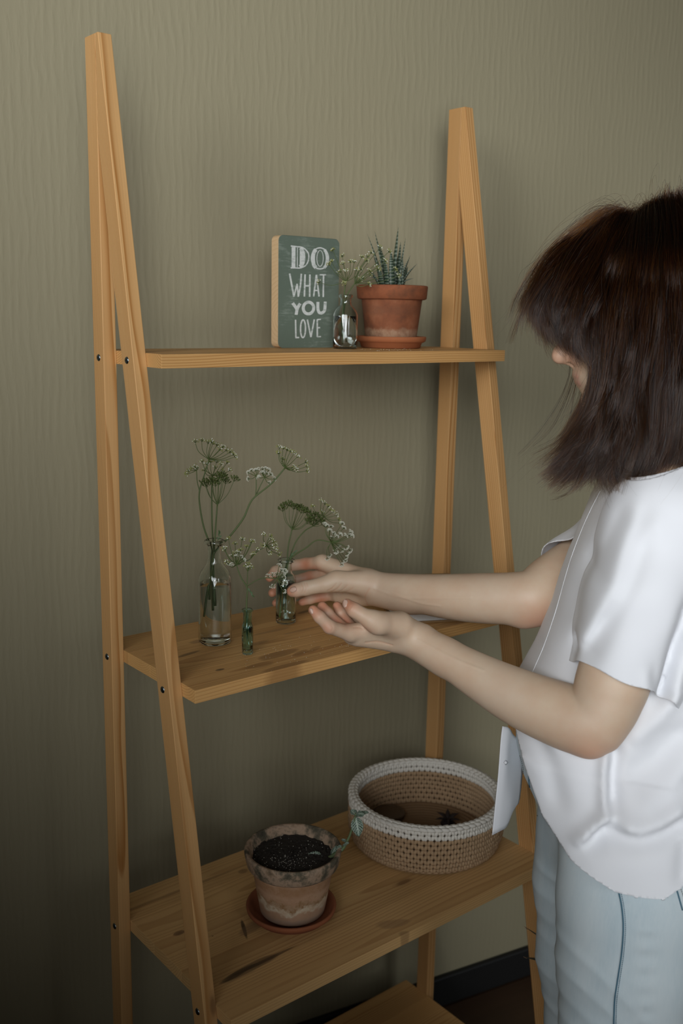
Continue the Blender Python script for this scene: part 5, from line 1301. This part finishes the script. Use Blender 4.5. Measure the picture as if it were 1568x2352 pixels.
# ---------------------------------------------------------------- book at the back of the middle shelf
tb = .021; e1 = onZ(925, 1434, Z2); e2 = onZ(1060, 1427, Z2); ed = nrm(e2-e1); en_ = np.array([-ed[1], ed[0], 0])
Rr = fit(.852, .054, 0); Rr[2] = Z2+tb
if (Rr-e1)@en_ < 0: en_ = -en_
wid = (Rr-e1)@en_; s1 = (Rr-e1)@ed; s0 = (onZ(905, 1425, Z2)-e1)@ed
m_cov = mat('brown_kraft_cover', (.30, .185, .08), .6); m_pg = mat('white_page_block', (.62, .62, .60), .8); g = N(m_pg)
g.link(g.mix(g.noise(g.mapping(g.coord('Object'), (3, 3, 1400)), 1, 1), (.50, .50, .48), (.72, .72, .70)), g.b.inputs['Base Color'])
bo = empty('book', e1+ed*(s0+s1)/2+en_*wid/2, 'brown covered book lying askew at the right end of the middle shelf', 'book')
def slab(a0, a1, b0, b1, z0, z1, material, name, rnd=.006):
    cs = []
    for ca_, cb_, an in ((a1-rnd, b1-rnd, 0), (a0+rnd, b1-rnd, 90), (a0+rnd, b0+rnd, 180), (a1-rnd, b0+rnd, 270)): cs += arc(ca_, cb_, rnd, rnd, an, an+90, 5)
    k = len(cs); lo_ = [e1+ed*a+en_*b+ZU*z0 for a, b in cs]; hi_ = [e1+ed*a+en_*b+ZU*z1 for a, b in cs]
    mb = MB(); mb.add(lo_+hi_, [tuple(range(k))[::-1], tuple(range(k, 2*k))]+[(i, (i+1) % k, (i+1) % k+k, i+k) for i in range(k)])
    return mb.build(name, material, bo, smooth=False)
slab(s0, s1, 0, wid, .0006, .003, m_cov, 'cover'); slab(s0+.004, s1-.004, .004, wid-.004, .003, tb-.0026, m_pg, 'page_block', .002); slab(s0, s1, 0, wid, tb-.0026, tb, m_cov, 'cover')
m_prt = mat('dark_cover_print', (.05, .03, .015), .7)
for px, py, ln in ((898, 1395, .022), (905, 1399, .014)):
    q = onZ(px, py, Z2+tb+.0003); mb = MB(); mb.add([q, q+RT*[1, 1, 0]*ln, q+RT*[1, 1, 0]*ln+en_*.002, q+en_*.002], [(0, 1, 2, 3)]); mb.build('cover_print', m_prt, bo)

# ---------------------------------------------------------------- spiky plant on the floor behind her
m_spk = mat('dark_strap_leaf', (.010, .016, .011), .45); m_tip = mat('dry_leaf_tip', (.35, .20, .12), .8)
dp_ = 1.72; pf_ = P(1440, 2250, dp_+.02); zpl = pf_[2]; pf_ = np.array([pf_[0], pf_[1], 0])
sp_ = empty('dracaena', pf_, 'dark spiky plant whose leaf tips show past the back of her jeans', 'plant')
cr = P(1332, 2262, dp_); mb = MB(); mb.tube(catmull([pf_+[0, 0, .137], pf_*.7+cr*[.3, .3, 0]+[0, 0, zpl*.6], cr], 6), .009, 10); mb.build('trunk', mat('bark', (.12, .09, .06), .9), sp_)
ptf = empty('flower_pot', pf_, 'dark plant pot on the floor holding the spiky plant behind her', 'flower pot')
pot(ptf, pf_, [(.065, 0.001), (.067, .004), (.078, .12), (.080, .125), (.083, .127), (.085, .150), (.085, .155), (.083, .157)], .005, .14, mat('charcoal_pot', (.03, .03, .03), .7), mat('charcoal_rim', (.03, .03, .03), .7), .125)
for a, b, dd in ((1204, 2128, -.02), (1203, 2198, -.02)):
    tip = P(a, b, dp_+dd); spear(sp_, cr-ZU*.0+fr.normal(0, .004, 3), tip, UP*.012, .0150, m_spk, 'leaf', .25)
    mb = MB(); t2 = tip+(cr-tip)*.05; mb.tube([tip+(tip-cr)*.01, t2], [.0002, .0006], 5); mb.build('leaf_tip', m_tip, sp_)
for k in range(9):
    tip = P(1460+fr.uniform(-60, 90), 2120+k*28, dp_+fr.uniform(-.02, .10)); spear(sp_, cr+fr.normal(0, .004, 3), tip, UP*.02, .0075, m_spk, 'leaf', .25)
